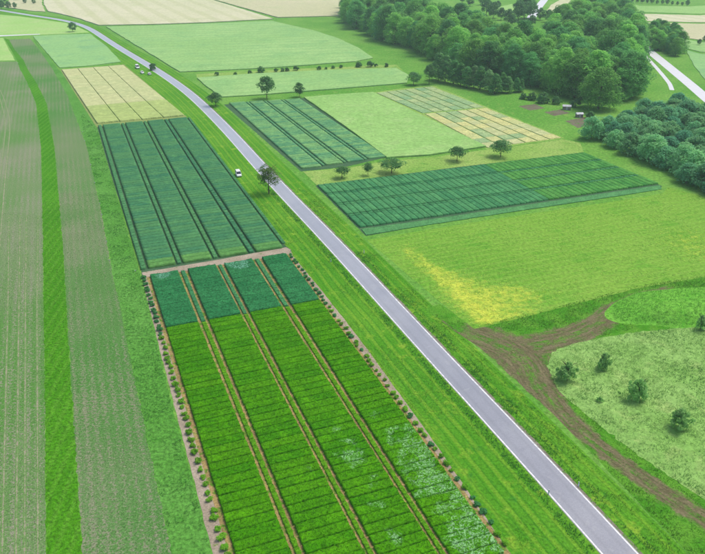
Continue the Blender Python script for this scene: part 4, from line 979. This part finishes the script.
# ------------------------------------------------------------------ vehicles, posts, sheds
def vehicle(name, label, p, rz, kind):
    e = empty(name, (p[0], p[1], 0), rz); tag(e, label, 'van' if kind == 'van' else 'car')
    L, Wd, Ht = (4.9, 1.95, 1.95) if kind == 'van' else (4.5, 1.8, 1.48)
    hw = Wd/2
    def sec(x, z0, z1, w0, w1):          # cross-section across the vehicle
        return [(x, -w0, z0), (x, w0, z0), (x, w0*1.0, z0+(z1-z0)*.6), (x, w1, z1), (x, -w1, z1), (x, -w0*1.0, z0+(z1-z0)*.6)]
    m = MB()
    if kind == 'van': st = [(-L/2, .45, .9), (-L/2+.12, .32, 1.05), (-1.0, .28, 1.1), (.9, .28, 1.08), (1.7, .28, 1.02), (L/2-.15, .32, .9), (L/2, .42, .7)]
    else: st = [(-L/2, .42, .82), (-L/2+.15, .3, .95), (-.9, .26, .96), (.8, .26, .94), (1.6, .28, .86), (L/2-.15, .3, .74), (L/2, .4, .6)]
    m.loft([sec(x, a, b, hw*(.9 if abs(x) > L/2-.2 else 1), hw*.93*(.9 if abs(x) > L/2-.2 else 1)) for x, a, b in st])
    body = obj('body', m.mesh('body', M['white'], False), e); bevel(body, .05)
    zb = 1.07 if kind == 'van' else .94
    def cab(xs, grow, mat, nm, zt0, zb0, par):
        mm = MB(); (xb0, xb1), (xt0, xt1) = xs; wb, wt = hw*.92+grow, hw*.78+grow
        mm.add([(xb0, -wb, zb0), (xb1, -wb, zb0), (xb1, wb, zb0), (xb0, wb, zb0), (xt0, -wt, zt0), (xt1, -wt, zt0), (xt1, wt, zt0), (xt0, wt, zt0)], [(0, 3, 2, 1), (4, 5, 6, 7), (0, 1, 5, 4), (1, 2, 6, 5), (2, 3, 7, 6), (3, 0, 4, 7)])
        o = obj(nm, mm.mesh(nm, mat), par); bevel(o, .04); return o
    if kind == 'van': xs = ((-L/2+.1, 1.45), (-L/2+.25, .75))
    else: xs = ((-L/2+.35, 1.05), (-L/2+.95, .3))
    gl = cab(xs, 0, M['glass'], 'windows', Ht-.07, zb-.02, e)
    rf = MB(); (a0, a1) = xs[1]; rf.box(a0-.03, a1+.05, -hw*.8, hw*.8, Ht-.075, Ht, .05)
    ro = obj('roof', rf.mesh('roof', M['white']), e); bevel(ro, .03)
    pl = MB()
    for s in (-1, 1):                     # pillars
        for (xb, xt) in ((xs[0][0]+.03, xs[1][0]+.03), (xs[0][1]-.06, xs[1][1]-.03), ((xs[0][0]+xs[0][1])/2, (xs[1][0]+xs[1][1])/2)):
            pl.tube((xb, s*hw*.925, zb-.03), (xt, s*hw*.79, Ht-.04), .05, .05, 5)
    obj('pillars', pl.mesh('pillars', M['white']), e)
    for sx in (-1, 1):
        for s in (-1, 1):
            x = sx*L*.31; wm = MB().tube((x, s*(hw-.22), .33), (x, s*(hw+.01), .33), .33, .33, 14); wo_ = obj('wheel', wm.mesh('tyre', M['rubber']), e)
            obj('rim', MB().tube((x, s*(hw+.005), .33), (x, s*(hw+.03), .33), .2, .17, 10).mesh('rim', M['grey']), wo_)
    for s in (-1, 1):
        obj('headlight', MB().box(L/2-.14, L/2-.01, s*hw*.62-.16, s*hw*.62+.16, .58, .72, .02).mesh('headlight', M['lamp']), e)
        obj('tail_light', MB().box(-L/2-.02, -L/2+.1, s*hw*.74-.09, s*hw*.74+.09, .62, .9, .01).mesh('tail_light', M['red']), e)
        obj('mirror', MB().box(xs[0][1]-.35, xs[0][1]-.2, s*(hw+.09)-.09, s*(hw+.09)+.09, zb-.02, zb+.14, .02).mesh('mirror', M['white']), e)
    return e
def heading(u0, v0, u1, v1): a, b = P(u0, v0), P(u1, v1); return math.atan2(b[1]-a[1], b[0]-a[0])
vehicle('parked_van', 'white van parked on the grass between the dark plots and the road', P(238.5, 175.5), heading(236, 169, 241.5, 179), 'van')
vehicle('parked_van', 'white van farthest up the road in the parked group by the bush', P(137.5, 68.2), heading(135, 66, 141, 71.5), 'van').scale = (1.2, 1.15, 1.2)
vehicle('parked_car', 'white car in the middle of the parked group by the bush', P(142.3, 73.3), heading(139, 71, 145, 76), 'car')
vehicle('parked_car', 'white car nearest the camera in the parked group by the bush', P(149.5, 74.6), heading(152, 76.5, 146, 72), 'car')
def post(u, v, label):
    p = P(u, v); e = empty('marker_post', (p[0], p[1], 0), heading(562, 489, 430, 348)); tag(e, label, 'post')
    m = MB(); m.loft([[(-.11, -.08, 0), (.11, -.08, 0), (.04, .11, 0)], [(-.11, -.08, 1.0), (.11, -.08, 1.0), (.04, .11, 1.12)]]); obj('post_body', m.mesh('post_body', M['white']), e)
    m = MB(); m.loft([[(-.115, -.085, .74), (.115, -.085, .74), (.042, .115, .77)], [(-.115, -.085, .87), (.115, -.085, .87), (.042, .115, .9)]]); bb = obj('black_band', m.mesh('black_band', M['black']), e)
    obj('reflector', MB().box(-.03, .03, -.095, -.084, .76, .85).mesh('reflector', M['lamp']), bb)
post(578.3, 486.5, 'white roadside marker post on the right verge near the bottom'); post(548.3, 494.5, 'white roadside marker post on the left verge near the bottom')
post(331, 262, 'white roadside marker post on the left verge beside the dark plots'); post(364, 253, 'white roadside marker post on the right verge near the slanted plots')
for u, v in [(85, 142), (91, 166), (95, 184), (100, 205), (102, 216), (107, 243), (135.5, 272.5), (110, 262), (83, 133), (18, 63.5)]:
    p = P(u, v); e = empty('marker_peg', (p[0], p[1], 0)); tag(e, 'small white peg marking the plot edge on the left field margin', 'peg', 'white pegs along the left field margin')
    obj('stake', MB().tube((0, 0, 0), (0, 0, .75), .035, .03, 6).mesh('stake', M['shedwall']), e); obj('plate', MB().box(-.16, .16, -.015, .015, .5, .8).mesh('plate', M['white']), e)
def shed(name, label, u, v, L, Wd, h, rz):
    p = P(u, v); e = empty(name, (p[0], p[1], 0), rz); tag(e, label, 'shed')
    obj('wall', MB().box(-L/2, L/2, -Wd/2, Wd/2, 0, h).mesh('wall', M['shedwall']), e)
    m = MB(); y = Wd/2+.2; x = L/2+.25; m.add([(-x, -y, h), (x, -y, h), (x, y, h), (-x, y, h), (-x, 0, h+.7), (x, 0, h+.7), (-x, -y, h-.06), (x, -y, h-.06), (x, y, h-.06), (-x, y, h-.06)], [(0, 1, 5, 4), (2, 3, 4, 5), (0, 4, 3), (1, 2, 5), (6, 9, 8, 7), (0, 6, 7, 1), (1, 7, 8, 2), (2, 8, 9, 3), (3, 9, 6, 0)])
    obj('roof', m.mesh('roof', M['shedroof']), e)
    d = obj('door', MB().box(-.45, .45, -Wd/2-.05, -Wd/2-.005, 0, 1.9).mesh('door', M['grey']), e); obj('handle', MB().box(.3, .36, -Wd/2-.1, -Wd/2-.05, .9, 1.05).mesh('handle', M['black']), d)
    wn = obj('window', MB().box(L/2+.005, L/2+.05, -.5, .5, 1.0, 1.7).mesh('window', M['glass']), e)
shed('garden_shed', 'white roofed garden shed at the foot of the wood', 566.5, 109.5, 4.0, 2.8, 1.9, R(-12))
shed('garden_shed', 'smaller white roofed garden shed in front of the big garden tree', 579, 117, 3.2, 2.4, 1.7, R(5))

# ------------------------------------------------------------------ haze
n = N('haze_air'); n.t.nodes.remove(n.b)
pv = n.n('ShaderNodeVolumePrincipled'); pv.inputs['Color'].default_value = (.74, .88, 1.0, 1); pv.inputs['Density'].default_value = .00016; pv.inputs['Anisotropy'].default_value = .1
n.l(pv.outputs[0], n.out.inputs['Volume'])
hz_ = obj('haze', MB().box(-4600, 4600, -1600, 6100, -1.2, 96).mesh('haze', n.m)); hz_['kind'] = 'stuff'; hz_['label'] = 'pale haze in the air over the fields'; hz_['category'] = 'haze'
